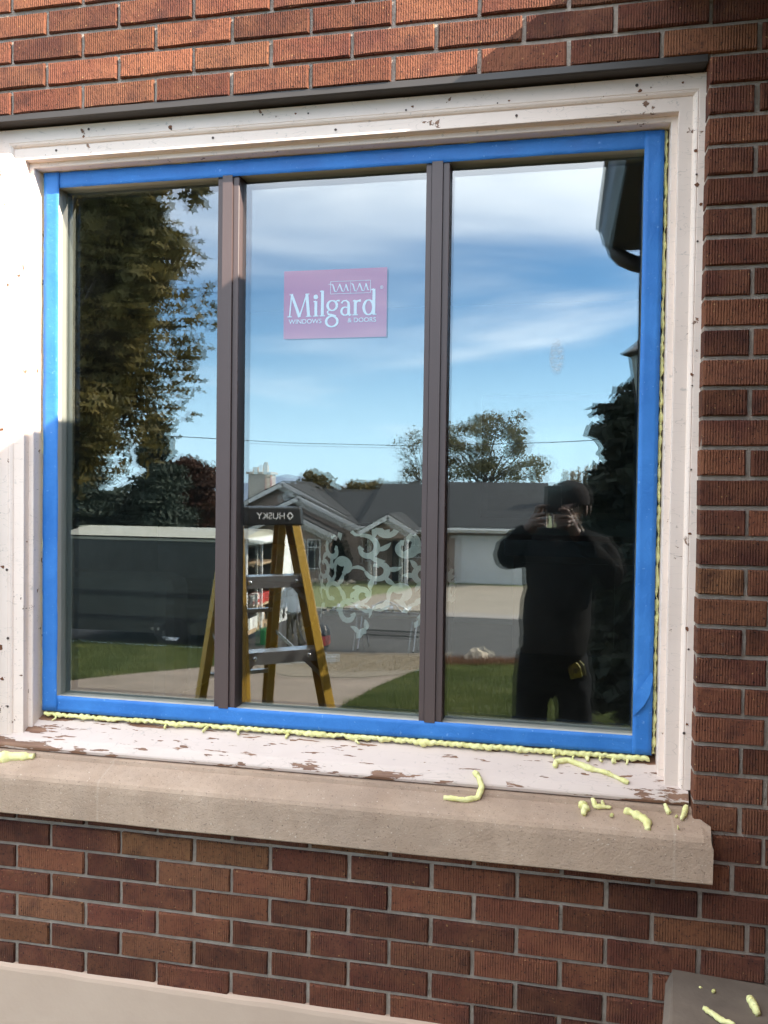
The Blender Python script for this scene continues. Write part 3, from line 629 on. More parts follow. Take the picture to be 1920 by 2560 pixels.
for i in range(13):      # squeezed-out drips and torn lumps hanging on the bead
    x = XL + .02 + (XR - XL - .04) * (R.random() if i > 4 else .9 + .02 * i); r = R.uniform(.0015, .0052)
    lumpy('foam_drip', [(x, -.002, 1.121), (x + R.uniform(-.004, .004), -.007 - r * .6, 1.1165), (x + R.uniform(-.007, .007), -.009 - r, 1.1125)], lambda t: r * (1 - .35 * t), None, None, seed=i, n=8, parent=bead, flat=.7)
pts = [(XL - .006, .012, ZB + (ZT - ZB) * i / 220) for i in range(221)]
lumpy('foam_bead', pts, lambda t: .0045 + .003 * noise.noise(Vector((t * 60, 1, 0))), 'thin yellow foam seam down the jamb side of the sunlit tape', 'foam bead', seed=5, n=8)
pts = [(XR + .005, .006, ZB + (ZT - ZB) * i / 260) for i in range(261)]
lumpy('foam_bead', pts, lambda t: .0036 + .0050 * max(-.6, noise.noise(Vector((t * 80, 2, 0)))), 'thin crumbly yellow foam seam beside the tape strip with the loose flap', 'foam bead', seed=6, n=8)
pts = [(XL + (XR - XL) * i / 260, .006, ZT + .0015) for i in range(261)]
lumpy('foam_bead', pts, lambda t: .0026 + .0048 * max(-.55, noise.noise(Vector((t * 34, 7, 0)))), 'thin broken yellow foam seam under the head casing', 'foam bead', seed=7, n=8)
def stone_z(y):
    for (ya, za), (yb, zb) in zip(st[1:], st[2:]):
        if yb <= y <= ya and ya != yb: return za + (zb - za) * (y - ya) / (yb - ya)
    return 1.05
def scrap(P, r, label, seed, where='stone'):
    pts = []
    for i in range(len(P) - 1):
        for k in range(14): t = k / 14; pts.append(Vector(P[i]).lerp(Vector(P[i + 1]), t))
    pts.append(Vector(P[-1]))
    n = len(pts); return lumpy('foam_scrap', pts, lambda t: r * (.55 + .45 * math.sin(PI * min(1, max(0, .12 + t * .8)))) * (1 + .55 * noise.noise(Vector((t * 7, seed, 0)))), label, 'foam scrap', 'yellow foam scraps trimmed off the window', seed, 10, flat=.75)
sz = lambda x, y, up=.005: (x, y, stone_z(y) + up)
wz = lambda x, y, up=.004: (x, y, sill_z(y) + up)
scrap([sz(-1.40, -.145), sz(-1.33, -.112), sz(-1.28, -.098), sz(-1.235, -.09)], .0125, 'long yellow foam scrap lying on the stone sill under the sunlit jamb', 11)
scrap([wz(-.172, -.058), (-.158, -.070, 1.075), (-.152, -.082, 1.060), sz(-.160, -.100), sz(-.185, -.113), sz(-.232, -.110)], .0065, 'curved yellow foam hook draped from the wooden sill onto the stone', 12)
scrap([wz(.004, -.032), wz(.004, -.018), wz(.030, -.012), wz(.070, -.026), wz(.105, -.034), wz(.135, -.046), wz(.157, -.056)], .0065, 'longest yellow foam strip lying on the flaking wooden sill', 13)
scrap([sz(.058, -.088), sz(.066, -.105), sz(.062, -.125)], .0085, 'knobbly star-shaped yellow foam scrap on the stone sill', 14)
scrap([sz(.082, -.080), sz(.087, -.096), sz(.120, -.093)], .005, 'small L-shaped yellow foam scrap on the stone sill', 15)
scrap([sz(.100, -.082), sz(.103, -.086)], .004, 'tiny yellow foam crumb behind the L-shaped scrap', 16)
scrap([sz(.118, -.118), sz(.121, -.121)], .004, 'tiny yellow foam crumb between the L-shaped and the ragged scraps', 17)
scrap([sz(.146, -.098), sz(.163, -.107), sz(.178, -.117), sz(.189, -.128), sz(.190, -.146, .002)], .0085, 'ragged yellow foam scrap with a thin tail at the stone edge', 18)
scrap([sz(.228, -.078), sz(.234, -.092), sz(.236, -.098)], .0048, 'short narrow yellow foam sliver below the casing foot', 19)
scrap([sz(.247, -.103), sz(.249, -.105)], .0035, 'tiny yellow foam crumb between the two slivers', 20)
scrap([sz(.272, -.076), sz(.266, -.092), sz(.258, -.112)], .006, 'thick yellow foam sliver nearest the brick corner', 21)
scrap([sz(.246, -.138), sz(.249, -.138)], .0042, 'tiny blue-stained foam crumb at the stone sill edge', 22)
lz = .718
scrap([(.290, -.222, lz), (.304, -.238, lz), (.318, -.252, lz), (.338, -.262, lz)], .006, 'long pointed yellow foam strip on the concrete ledge', 23)
scrap([(.384, -.165, lz), (.385, -.188, lz), (.389, -.215, lz)], .0085, 'thick yellow foam lump on the concrete ledge', 24)
scrap([(.318, -.155, lz - .002), (.321, -.158, lz - .002)], .0042, 'small yellow foam crumb on the concrete ledge', 25)
scrap([(.296, -.145, lz - .003), (.298, -.148, lz - .003)], .003, 'tiniest pale foam crumb near the ledge corner', 26)

# ------------------------------------------------------------------ the room behind the glass
def room(name, *b, mat='wall_in'): return tag(MB().box(*b).build(name, M[mat]), kind='structure')
room('room_floor', -3.2, 2.2, .06, 4.3, .68, .75, mat='floor_in'); room('room_ceiling', -3.2, 2.2, .06, 4.3, 3.05, 3.15, mat='ceil')
room('room_back_wall', -3.2, 2.2, 4.2, 4.3, .75, 3.05); room('room_left_wall', -3.3, -3.2, .06, 4.3, .68, 3.15); room('room_right_wall', 2.2, 2.3, .06, 4.3, .68, 3.15)
room('room_front_wall', -3.2, -1.9, .0, .06, .68, 3.15); room('room_front_wall_right', .60, 2.2, .0, .06, .68, 3.15)
t = thing('sideboard', 'long dark brown sideboard with black top inside the room', 'sideboard', (.6, 3.4, .75))
MB().box(-.25, 1.9, 3.02, 3.6, .77, 1.34).build('body', M['walnut'], t); MB().box(-.30, 1.95, 2.98, 3.62, 1.34, 1.43).build('top', M['blackwood'], t)
for i in range(4): MB().box(-.20 + i * .52, .28 + i * .52, 3.004, 3.02, .82, 1.30).build('door', M['walnut'], t)
t = thing('picture_frame', 'dark framed picture on the grey room wall', 'picture', (.1, 4.19, 1.6))
MB().box(-.55, .50, 4.165, 4.198, 1.52, 2.40).build('frame', M['blackwood'], t); MB().box(-.50, .45, 4.160, 4.165, 1.57, 2.35).build('canvas', M['pane'], t)
t = thing('sofa', 'plain grey sofa against the room side wall', 'sofa', (-2.1, 1.9, .75))
MB().box(-2.55, -1.55, 1.5, 3.2, .80, 1.12).build('seat', M['sofa'], t, bevel=.05); MB().box(-2.85, -2.55, 1.5, 3.2, .80, 1.55).build('backrest', M['sofa'], t, bevel=.06); MB().box(-2.85, -1.55, 1.26, 1.5, .80, 1.34).build('armrest', M['sofa'], t, bevel=.06); MB().box(-2.85, -1.55, 3.2, 3.44, .80, 1.34).build('armrest', M['sofa'], t, bevel=.06)
# barrel armchair, its back to the window
ch = thing('armchair', 'black armchair with pale scroll print seen through the middle pane', 'armchair', (-.53, .75, .75))
def shell(u, v, off=0.0):
    """u -1..1 round the back, v 0..1 from floor to rim"""
    a = u * 1.45; r = .178 + off; top = 1.605 - .18 * abs(u) ** 2.4
    z = .82 + (top - .82) * v; r += .03 * v
    return Vector((-.53 + r * math.sin(a), .74 - r * math.cos(a), z))
m = MB(); nu, nv = 40, 14
for i in range(nu + 1):
    for j in range(nv + 1): m.v.append(tuple(shell(-1 + 2 * i / nu, j / nv)))
for i in range(nu):
    for j in range(nv): m.f.append([i * (nv + 1) + j, (i + 1) * (nv + 1) + j, (i + 1) * (nv + 1) + j + 1, i * (nv + 1) + j + 1]); m.mi.append(0)
o = m.build('backrest', M['chair'], ch, smooth=True); s = o.modifiers.new('thickness', 'SOLIDIFY'); s.thickness = .03; s.offset = 0
MB().lathe([(0, .88), (.165, .88), (.18, .95), (.18, 1.14), (.16, 1.19), (0, 1.20)], (-.53, .76, 0), 24).build('seat', M['chair'], ch, smooth=True)
for dx, dy in ((-.15, -.14), (.15, -.14), (-.15, .14), (.15, .14)): MB().tube([(-.53 + dx * .8, .75 + dy * .8, .75), (-.53 + dx * .75, .75 + dy * .75, .90)], .018).build('leg', M['walnut'], ch)
# the printed scrolls: flat ornaments lying on the upholstery
sc_m = MB(); rr = random.Random(4)
def on_shell(p):
    """p in metres: along the back from its middle, and height above the carpet"""
    u = p.x / (.193 * 1.45); top = 1.605 - .18 * min(1, abs(u)) ** 2.4; v = (p.y + .75 - .82) / (top - .82)
    if abs(u) > .99 or v > .985 or p.y < .555 + .05 * math.sin(p.x * 31): return None
    return tuple(shell(u, v, .0185))
def ornament(pts, ws):
    n = len(pts); run = []
    for i, p in enumerate(pts):
        p = Vector(p); d = (Vector(pts[min(i + 1, n - 1)]) - Vector(pts[max(i - 1, 0)])).normalized(); nr = Vector((-d.y, d.x)) * ws[i]
        a, b = on_shell(p + nr), on_shell(p - nr)
        if a and b: run += [a, b]
        if not (a and b) or i == n - 1:
            if len(run) > 3: sc_m.add(run, [(k, k + 2, k + 3, k + 1) for k in range(0, len(run) - 2, 2)])
            run = []
def leafy(x, y, ang, l, w):
    P = []; W_ = []
    for i in range(9):
        t = i / 8; a = ang + .9 * t; x += math.cos(a) * l / 8; y += math.sin(a) * l / 8; P.append((x, y)); W_.append(w * math.sin(PI * min(1, .15 + .85 * t)) + .0006)
    ornament(P, W_)
def scroll(x, y, size, ang, flip):
    P = []; W_ = []; n = 34
    for i in range(n + 1):
        t = i / n; th = t * 5.4; r = size * (1 - .74 * t)
        q = Vector((math.cos(th) * r * flip, math.sin(th) * r)); q.rotate(Matrix.Rotation(ang, 2)); P.append((x + q.x, y + q.y)); W_.append(.0022 + .0066 * math.sin(PI * min(1, t * .8 + .12)) + (.004 if t > .9 else 0))
    ornament(P, W_)
    b = Vector(P[0]); a = math.atan2(P[0][1] - P[2][1], P[0][0] - P[2][0])
    ornament([tuple(b + Vector((math.cos(a + .25 * k * flip), math.sin(a + .25 * k * flip))) * size * .34 * k) for k in range(5)], [.0018, .0045, .0056, .004, .001])
    for k in (6, 13, 19): d = a + 1.0 + k * .15; leafy(P[k][0], P[k][1], d * flip, size * 1.0, .0068)
for j in range(12):
    for i in range(8):
        scroll(-.33 + i * .100 + (j % 2) * .05 + rr.uniform(-.012, .012), .10 + j * .068 + rr.uniform(-.01, .01), rr.uniform(.028, .043), rr.uniform(0, 6.3), rr.choice((-1, 1)))
sc_m.v = [v for v in sc_m.v]; o = sc_m.build('scroll_print', M['scroll'], ch); o['kind'] = 'stuff'
#@@PART2
# ------------------------------------------------------------------ ground, street, gardens (all behind the camera, seen in the glass)
sheet('lawn', [(-60, 1.9), (-60, -15.9), (-5.6, -15.9), (-5.6, -12.9), (-2.3, -12.9), (-2.3, -15.9), (40, -15.9), (40, 1.9)], 0, M['soil'])
sheet('street', [(-120, -15.9), (-5.6, -15.9), (-5.6, -13.4), (-2.45, -13.4), (-2.45, -15.9), (120, -15.9), (120, -24.25), (-120, -24.25)], .012, M['asphalt'])
sheet('far_ground', [(-160, -24.25), (160, -24.25), (160, -380), (-160, -380)], .0, M['far_lawn'])
sheet('driveway', [(-6.15, -.02), (-6.10, -7.5), (-5.9, -9.0), (-5.5, -11.1), (-5.45, -13.4), (-2.42, -13.4), (-2.42, -9.4), (-2.28, -6.6), (-2.15, -.02)], .02, M['drive'])
sheet('gravel_apron', [(-5.62, -12.6), (-5.5, -16.1), (-4.5, -16.35), (-3.1, -16.7), (-2.40, -17.0), (-2.36, -12.4), (-2.55, -11.4), (-2.95, -10.5), (-3.9, -10.0), (-4.7, -11.0)], .030, M['gravel'])
sheet('far_driveway', [(-7.15, -24.9), (-7.15, -30.6), (-6.4, -33), (-6.0, -36.9), (-.4, -36.9), (-.4, -24.9)], .012, M['far_drive'])
sheet('far_pavement', [(-120, -24.45), (120, -24.45), (120, -25.6), (-120, -25.6)], .020, M['kerb'])
m = MB()
for x0, x1 in ((-60, -7.3), (-.2, 60)): m.box(x0, x1, -24.43, -24.27, gz(-24.3) - .1, gz(-24.3) + .13)
tag(m.build('far_kerb', M['kerb']), kind='structure')
tag(MB().box(-7.3, -.2, -24.40, -24.29, gz(-24.3) - .1, gz(-24.3) + .04).build('dropped_kerb', M['kerb']), kind='structure')
def scatter(name, poly, n, hmin, hmax, wd, mat, lean=.35, lift=0.0, dens=None, label=None):
    xs = [p[0] for p in poly]; ys = [p[1] for p in poly]; m = MB(); c = 0
    while c < n:
        x = R.uniform(min(xs), max(xs)); y = R.uniform(min(ys), max(ys))
        if not inside((x, y), poly): continue
        if dens and R.random() > dens(x, y): continue
        c += 1; z = gz(y) + lift; h = R.uniform(hmin, hmax) * (1 + .5 * noise.noise(Vector((x * .9, y * .9, 0)))); a = R.uniform(0, 2 * PI); w = wd * R.uniform(.6, 1.3)
        dx, dy = math.cos(a) * w, math.sin(a) * w; lx, ly = R.gauss(0, lean) * h, R.gauss(0, lean) * h
        o = len(m.v); m.v += [(x - dx, y - dy, z - .005), (x + dx, y + dy, z - .005), (x + lx, y + ly, z + h)]; m.f.append([o, o + 1, o + 2])
    m.mi = [0] * len(m.f); return tag(m.build(name, mat, raw=True), kind='stuff')
near = lambda x, y: max(.12, min(1, 5.5 / (abs(y) + 1.9)))
scatter('grass', [(-2.25, -3), (-2.26, -6.6), (-2.40, -9.4), (-2.40, -13), (-2.1, -14.4), (-.9, -15.8), (2.6, -15.8), (2.6, -3)], 90000, .045, .095, .0055, M['grass'], dens=near)
scatter('grass', [(-6.12, -6), (-6.08, -7.5), (-5.92, -9.0), (-5.55, -11.1), (-5.55, -12.9), (-6.1, -14.6), (-7.3, -15.4), (-12.5, -15.8), (-12.5, -6)], 60000, .05, .11, .0075, M['grass'], dens=near)
scatter('groundcover', [(-2.38, -14.3), (-2.34, -15.6), (-.9, -16.2), (3, -16.4), (3, -15.0), (-.9, -15.2)], 9000, .06, .22, .012, M['redplant'], .5)
scatter('dry_weeds', [(-5.5, -13.0), (-5.45, -16.0), (-3.1, -16.5), (-2.42, -16.6), (-2.42, -12.6), (-3.4, -11.2)], 6000, .015, .05, .008, M['leaf_pale'], .8, .03)

def blob(name, c, r, mat, label=None, cat=None, amp=.25, sub=3, seed=0, parent=None, flat=1):
    bm = bmesh.new(); bmesh.ops.create_icosphere(bm, subdivisions=sub, radius=1)
    for v in bm.verts:
        k = 1 + amp * noise.noise(v.co * 1.7 + Vector((seed, 0, 0))) + amp * .5 * noise.noise(v.co * 4 + Vector((0, seed, 0)))
        v.co = Vector((v.co.x * r[0], v.co.y * r[1], v.co.z * r[2])) * k + Vector(c)
    me = bpy.data.meshes.new(name); bm.to_mesh(me); bm.free(); me.materials.append(mat)
    o = link(name, me, parent); return tag(o, label, cat)
blob('boulder', (-1.62, -15.5, gz(-15.5) + .10), (.24, .2, .22), M['rock'], 'tan boulder among reddish groundcover at the lawn edge', 'boulder', .35, 3, 4)

# ------------------------------------------------------------------ trees
STAR = [(0, -.5), (.10, -.22), (.42, -.34), (.30, -.06), (.52, .18), (.20, .16), (0, .55), (-.20, .16), (-.52, .18), (-.30, -.06), (-.42, -.34), (-.10, -.22)]
QUAD = [(-.35, -.5), (.35, -.5), (.35, .5), (-.35, .5)]
LANCE = [(0, -.5), (.17, 0), (0, .5), (-.17, 0)]
def leaf_cloud(m, clumps, size, shape, rr, hollow=.45, droop=0.0):
    for (cx, cy, cz), (rx, ry, rz), n in clumps:
        for _ in range(n):
            d = Vector((rr.gauss(0, 1), rr.gauss(0, 1), rr.gauss(0, 1))).normalized(); r = rr.random() ** hollow
            r *= 1 + .22 * noise.noise(d * 2.3 + Vector((cx, cy, cz)))
            p = Vector((cx + d.x * rx * r, cy + d.y * ry * r, cz + d.z * rz * r)); s = size * rr.uniform(.6, 1.25)
            a = Vector((rr.gauss(0, 1), rr.gauss(0, 1), rr.gauss(0, .7) - droop)).normalized(); b = a.cross(Vector((rr.gauss(0, 1), rr.gauss(0, 1), rr.gauss(0, 1)))).normalized()
            o = len(m.v); m.v += [tuple(p + b * (u * s) + a * (v * s)) for u, v in shape]; m.f.append(list(range(o, o + len(shape)))); m.mi.append(0)
def limbs(m, base, top, r0, targets, rr, n=7):
    base = Vector(base); top = Vector(top); mid = base.lerp(top, .5) + Vector((rr.uniform(-.15, .15), rr.uniform(-.15, .15), 0))
    m.tube([base, mid, top], [r0, r0 * .75, r0 * .4], n)
    for t in targets:
        t = Vector(t); s = base.lerp(top, rr.uniform(.35, .9)); k = s.lerp(t, .5) + Vector((0, 0, rr.uniform(.0, .12) * (t - s).length)); m.tube([s, k, t], [r0 * .34, r0 * .2, r0 * .05], 5)
def tree(name, label, base, top, r0, clumps, size, shape, mat, seed, hollow=.45, group=None, droop=0, twigs=0, cat='tree'):
    rr = random.Random(seed); t = thing(name, label, cat, base, group)
    m = MB(); limbs(m, base, top, r0, [c[0] for c in clumps[:26]], rr)
    if twigs:
        for (c, rad_, n) in clumps:
            for _ in range(twigs):
                d = Vector((rr.gauss(0, 1), rr.gauss(0, 1), abs(rr.gauss(.4, .8)))).normalized(); e = Vector(c) + Vector((d.x * rad_[0], d.y * rad_[1], d.z * rad_[2])) * rr.uniform(.7, 1.15)
                m.tube([c, Vector(c).lerp(e, .55) + Vector((rr.uniform(-.1, .1),) * 3), e], [r0 * .10, r0 * .06, r0 * .02], 4, False)
    m.build('trunk', M['bark'], t)
    m = MB(); leaf_cloud(m, clumps, size, shape, rr, hollow, droop); o = m.build('crown', mat, t, raw=True); o['kind'] = 'stuff'; return t
rr = random.Random(3)
# maple whose crown hangs over the left of the drive
edge = [(-6.30, 6.6), (-6.25, 5.9), (-6.00, 5.35), (-6.10, 4.9), (-6.35, 4.35), (-6.75, 3.85), (-7.05, 3.3), (-6.95, 2.85), (-7.25, 2.5), (-7.6, 2.1), (-8.0, 1.85)]
cl = [((x - .05, -10 + rr.uniform(-.4, .4), z), (.42, .5, .36), 300) for x, z in edge]
cl += [((x - rr.uniform(.5, .9), -10 + rr.uniform(-.6, .6), z + rr.uniform(-.1, .1)), (.55, .6, .45), 560) for x, z in edge]
cl += [((rr.uniform(-10.6, -7.25 - max(0, 3.6 - z) * .35), -10.6 + rr.uniform(-1.2, 1.0), z), (.8, .8, .65), 640) for z in [1.9 + i * .105 for i in range(56)]]
cl += [((-8.9, -12.2, 4.6), (2.8, .9, 3.2), 6500)]
cl += [((-5.45, -10, 6.2), (.20, .3, .26), 60), ((-5.35, -10, 6.55), (.34, .3, .24), 110), ((-5.75, -10, 6.8), (.4, .3, .2), 120)]
tree('maple_tree', 'tall maple with olive brown lobed leaves reflected over the parked trailer', (-9.6, -11.4, gz(-11.4)), (-9.0, -10.9, 6.2), .26, cl, .185, STAR, M['leaf_maple'], 5)
def conifer(name, label, x, y, z0, zt, r, mat, seed, n, size=.30, lay=18, off=0):
    rr = random.Random(seed); t = thing(name, label, 'tree', (x, y, z0)); MB().tube([(x, y, z0), (x, y, zt - .3)], [.22, .03], 7).build('trunk', M['bark'], t)
    m = MB()
    for i in range(lay):
        f = i / lay; z = z0 + .5 + (zt - z0 - .5) * f; rad_ = r * (1 - f) ** .85 + .06
        for k in range(9):
            a = rr.uniform(0, 2 * PI); q = rad_ * rr.uniform(.6, 1.12)
            leaf_cloud(m, [((x + math.cos(a) * q * .62, y + math.sin(a) * q * .62, z - q * .14), (q * .42 + .05, q * .42 + .05, .17 + q * .10), n)], size, LANCE, rr, .5, .3)
    o = m.build('crown', mat, t, raw=True); o['kind'] = 'stuff'; return t
conifer('spruce_tree', 'dark blue green spruce with pointed top behind the trailer', -14.35, -26.5, gz(-26), 4.55, 2.6, M['leaf_spruce'], 21, 95)
conifer('spruce_tree', 'broad low spruce left of the pointed spruce behind the trailer', -17.0, -25, gz(-25), 3.4, 2.9, M['leaf_spruce'], 22, 100)
conifer('spruce_tree', 'shorter dark spruce between the pointed spruce and the reddish tree', -13.55, -25, gz(-25), 2.4, 1.8, M['leaf_spruce'], 23, 80)
conifer('spruce_tree', 'farthest dark spruce at the drive end, left of the other spruces', -19.5, -28, gz(-28), 4.2, 3.0, M['leaf_spruce'], 24, 100)
conifer('spruce_tree', 'dark spruce filling the gap behind the maple crown', -16.0, -24, gz(-24), 4.1, 2.7, M['leaf_spruce'], 25, 110)
rr = random.Random(8)
cl = [((-15.2 + rr.uniform(-1.2, 1.0), -31 + rr.gauss(0, .6), 1.1 + rr.uniform(-1.3, 1.25)), (.75, .7, .6), 330) for _ in range(26)] + [((-14.35, -31, 1.9), (.75, .7, .8), 500), ((-15.1, -31, 2.6), (.75, .7, .5), 500), ((-14.3, -31, .6), (.8, .8, .9), 500)]
tree('red_leaf_tree', 'rounded dark red leafed tree beside the spruces', (-15.3, -31, gz(-31)), (-15.2, -31, 1.6), .22, cl, .17, QUAD, M['leaf_red'], 9)
rr = random.Random(12)
cl = []
for _ in range(90):
    d = Vector((rr.gauss(0, 1), rr.gauss(0, 1), rr.gauss(0, 1))).normalized() * rr.random() ** .42
    cl.append(((-4.75 + d.x * 4.1, -50 + d.y * 2.4, 4.0 + d.z * 3.0 - .02 * d.x ** 2), (.62, .65, .52), 125))
tree('locust_tree', 'airy autumn locust tree rising behind the garage roof', (-4.6, -50, gz(-50)), (-4.6, -50, 3.6), .26, cl, .27, LANCE, M['leaf_loc'], 13, .7, twigs=5)
cl = [((-8.6 + rr.gauss(0, .9), -51 + rr.gauss(0, .8), 3.3 + rr.gauss(0, 1.2)), (.7, .7, .75), 34) for _ in range(22)]
tree('bare_tree', 'half bare thin tree left of the airy locust', (-8.2, -51, gz(-51)), (-8.4, -51, 3.4), .16, cl, .26, LANCE, M['leaf_loc'], 14, .8, twigs=8)
cl = [((-18 + rr.gauss(0, .75), -61 + rr.gauss(0, .8), 1.6 + rr.gauss(0, .55)), (.9, .9, .75), 260) for _ in range(18)]
tree('autumn_tree', 'rounded golden brown tree over the gable with the round vent', (-18, -61, gz(-61)), (-18, -61, 2), .2, cl, .26, QUAD, M['leaf_far'], 15)
cl = [((-14.5 + rr.gauss(0, .85), -61 + rr.gauss(0, .8), 1.5 + rr.gauss(0, .55)), (.9, .9, .75), 260) for _ in range(18)]
tree('autumn_tree', 'golden brown tree just left of the garage roof ridge', (-14.5, -61, gz(-61)), (-14.5, -61, 2), .2, cl, .26, QUAD, M['leaf_far'], 16)
cl = [((rr.uniform(-.2, 2.6), -40.5 + rr.uniform(-.8, .8), rr.uniform(-.6, 2.5)), (.20, .2, .75), 170) for _ in range(34)]
tree('weeping_tree', 'pale dry weeping tree behind the photographer\'s cap', (1.4, -40.5, gz(-40)), (1.3, -40.5, 2.4), .13, cl, .20, LANCE, M['leaf_pale'], 17, .7, droop=1.2, twigs=3)
conifer('cypress_tree', 'small slender pale conifer beyond the weeping tree', .75, -46, gz(-46), 3.1, .42, M['leaf_pale'], 18, 12, .22, 16)
rr = random.Random(30)
cl = [((1.05 + rr.gauss(0, .12), -5.2 + rr.gauss(0, .15), z), (.97 * (1 - .60 * (z / 2.9) ** 2.1), .75, .3), 3000) for z in [.15 + i * .105 for i in range(23)]]
tree('arborvitae', 'dense dark arborvitae rising beside the lantern', (1.02, -5.2, gz(-5.2)), (1.02, -5.2, 2.2), .07, cl, .10, QUAD, M['leaf_arb'], 31, .5)
m = MB()
for i in range(26):
    a = rr.uniform(2.2, 4.2); l = rr.uniform(.3, .75); b = Vector((.62 + rr.uniform(-.08, .1), -4.3 + rr.uniform(-.2, .2), gz(-4.3) + .02)); e = b + Vector((math.cos(a) * l, math.sin(a) * .3, rr.uniform(.05, .42)))
    m.tube([b, b.lerp(e, .5) + Vector((0, 0, .05)), e], [.008, .006, .002], 5)
t = thing('dry_bush', 'low dry bush of bare dark twigs on the lawn by the arborvitae', 'bush', (.62, -4.3, gz(-4.3)))
o = m.build('twigs', M['twig'], t); o['kind'] = 'stuff'
rr = random.Random(77); m = MB()
leaf_cloud(m, [((x, -78 + rr.uniform(-4, 4), gz(-78) + 1.5 + rr.uniform(-.3, 1.4)), (2.6, 2.0, 2.4), 170) for x in [-75 + 1.5 * i for i in range(36)]], .8, QUAD, rr, .4)
tag(m.build('distant_wood', M['leaf_spruce'], raw=True), kind='stuff')
# far mountain, distance haze mixed into its pale blue colour
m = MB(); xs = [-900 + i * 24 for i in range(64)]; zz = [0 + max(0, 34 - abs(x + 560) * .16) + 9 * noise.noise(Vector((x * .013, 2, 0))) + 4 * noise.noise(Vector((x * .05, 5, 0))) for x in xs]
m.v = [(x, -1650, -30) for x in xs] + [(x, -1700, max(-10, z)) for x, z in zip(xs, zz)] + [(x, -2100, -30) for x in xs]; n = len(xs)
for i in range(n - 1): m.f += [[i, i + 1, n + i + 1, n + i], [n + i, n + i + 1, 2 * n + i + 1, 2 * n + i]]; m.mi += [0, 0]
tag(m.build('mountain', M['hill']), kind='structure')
tag(MB().tube([(-40, -35, 5.6), (-25, -35, 4.55), (-18.3, -35, 4.18), (-12, -35, 3.85), (-5.7, -35, 3.72), (0, -35, 3.9), (4, -35, 4.15), (20, -35, 5.3)], .018, 5).build('power_line', M['wire']), 'thin sagging power line across the pale lower sky', 'power line')

# ------------------------------------------------------------------ wing of the same house: wall, roof edge, gutter, downspout, lantern
wing = thing('house_wing', 'projecting brick wing of the house with dark eave shading the window', 'house wing', (1.6, -.9, 0))
MB().box(.4385, 3.6, -1.62, -.075, -.3, 2.70).build('wall', M['mortar'], wing)
m = MB()
for k in range(-3, 34):
    z0, z1 = zc(k) + .00425, zc(k - 1) - .00425; y = -1.62 + (.09 if k % 2 else 0)
    while y < -.11:
        a, b = max(-1.62, y) + .004, min(y + PITCH, -.105) - .004
        if b - a > .02: m.box(.430, .4390, a, b, z0, z1)
        y += PITCH
o = m.build('wall_brick', M['brick'], wing); o['kind'] = 'stuff'
SL = .58
m = MB(); m.add([(.16, -1.74, 2.750), (3.4, -1.74, 2.750 + 3.24 * SL), (3.4, .6, 2.750 + 3.24 * SL), (.16, .6, 2.750), (.16, -1.74, 2.832), (3.4, -1.74, 2.832 + 3.24 * SL), (3.4, .6, 2.832 + 3.24 * SL), (.16, .6, 2.832)], [(0, 1, 2, 3), (7, 6, 5, 4), (0, 4, 5, 1), (3, 2, 6, 7), (0, 3, 7, 4), (1, 5, 6, 2)]); m.build('roof', M['shingle'], wing)
MB().box(.215, .4385, -1.72, -.10, 2.720, 2.747).build('soffit', M['soffit'], wing)
gp = [(.225, 2.720), (.182, 2.717), (.174, 2.730), (.159, 2.750), (.150, 2.785), (.142, 2.805), (.132, 2.810), (.130, 2.830), (.138, 2.835), (.144, 2.820), (.225, 2.820)]
m = MB(); m.prism(gp, lambda u, v, t: (u, t, v), -1.715, -.06); m.build('gutter', M['gutter'], wing)
m = MB(); m.tube([(.200, -1.68, 2.79), (.201, -1.68, 2.735), (.210, -1.675, 2.705), (.234, -1.665, 2.675), (.280, -1.655, 2.650), (.345, -1.65, 2.630), (.40, -1.648, 2.615), (.425, -1.66, 2.57), (.452, -1.665, 2.50), (.455, -1.665, 0.2)], .033, 10); m.build('downspout', M['gutter'], wing, smooth=True)
lan = thing('wall_lantern', 'dark bronze coach lantern with frosted panes on the wing', 'lantern', (.44, -1.62, 2.3))
cx, cy, cz = .400, -2.02, 2.16
m = MB(); m.tube([(.47, -1.63, 2.25), (.47, -1.80, 2.30), (.44, -1.95, 2.42), (cx, cy, 2.47)], .011, 8); m.build('bracket', M['gutter'], lan, smooth=True)
m = MB(); m.lathe([(0, .325), (.010, .32), (.012, .30), (.024, .285), (.014, .27), (.05, .25), (.095, .21), (.128, .185), (.140, .180), (.136, .172), (.105, .165), (0, .165)], (cx, cy, cz), 6); m.build('roof_cap', M['gutter'], lan)
m = MB(); m.lathe([(.065, -.03), (.096, .165)], (cx, cy, cz), 6); m.build('pane', M['lamp_glass'], lan)
m = MB()
for k in range(6):
    a = k * PI / 3; m.tube([(cx + .067 * math.cos(a), cy + .067 * math.sin(a), cz - .03), (cx + .099 * math.cos(a), cy + .099 * math.sin(a), cz + .166)], .006, 5)
m.build('cage', M['gutter'], lan)
m = MB(); m.lathe([(0, -.07), (.015, -.065), (.03, -.05), (.07, -.045), (.07, -.03), (0, -.03)], (cx, cy, cz), 6); m.build('base_cap', M['gutter'], lan)

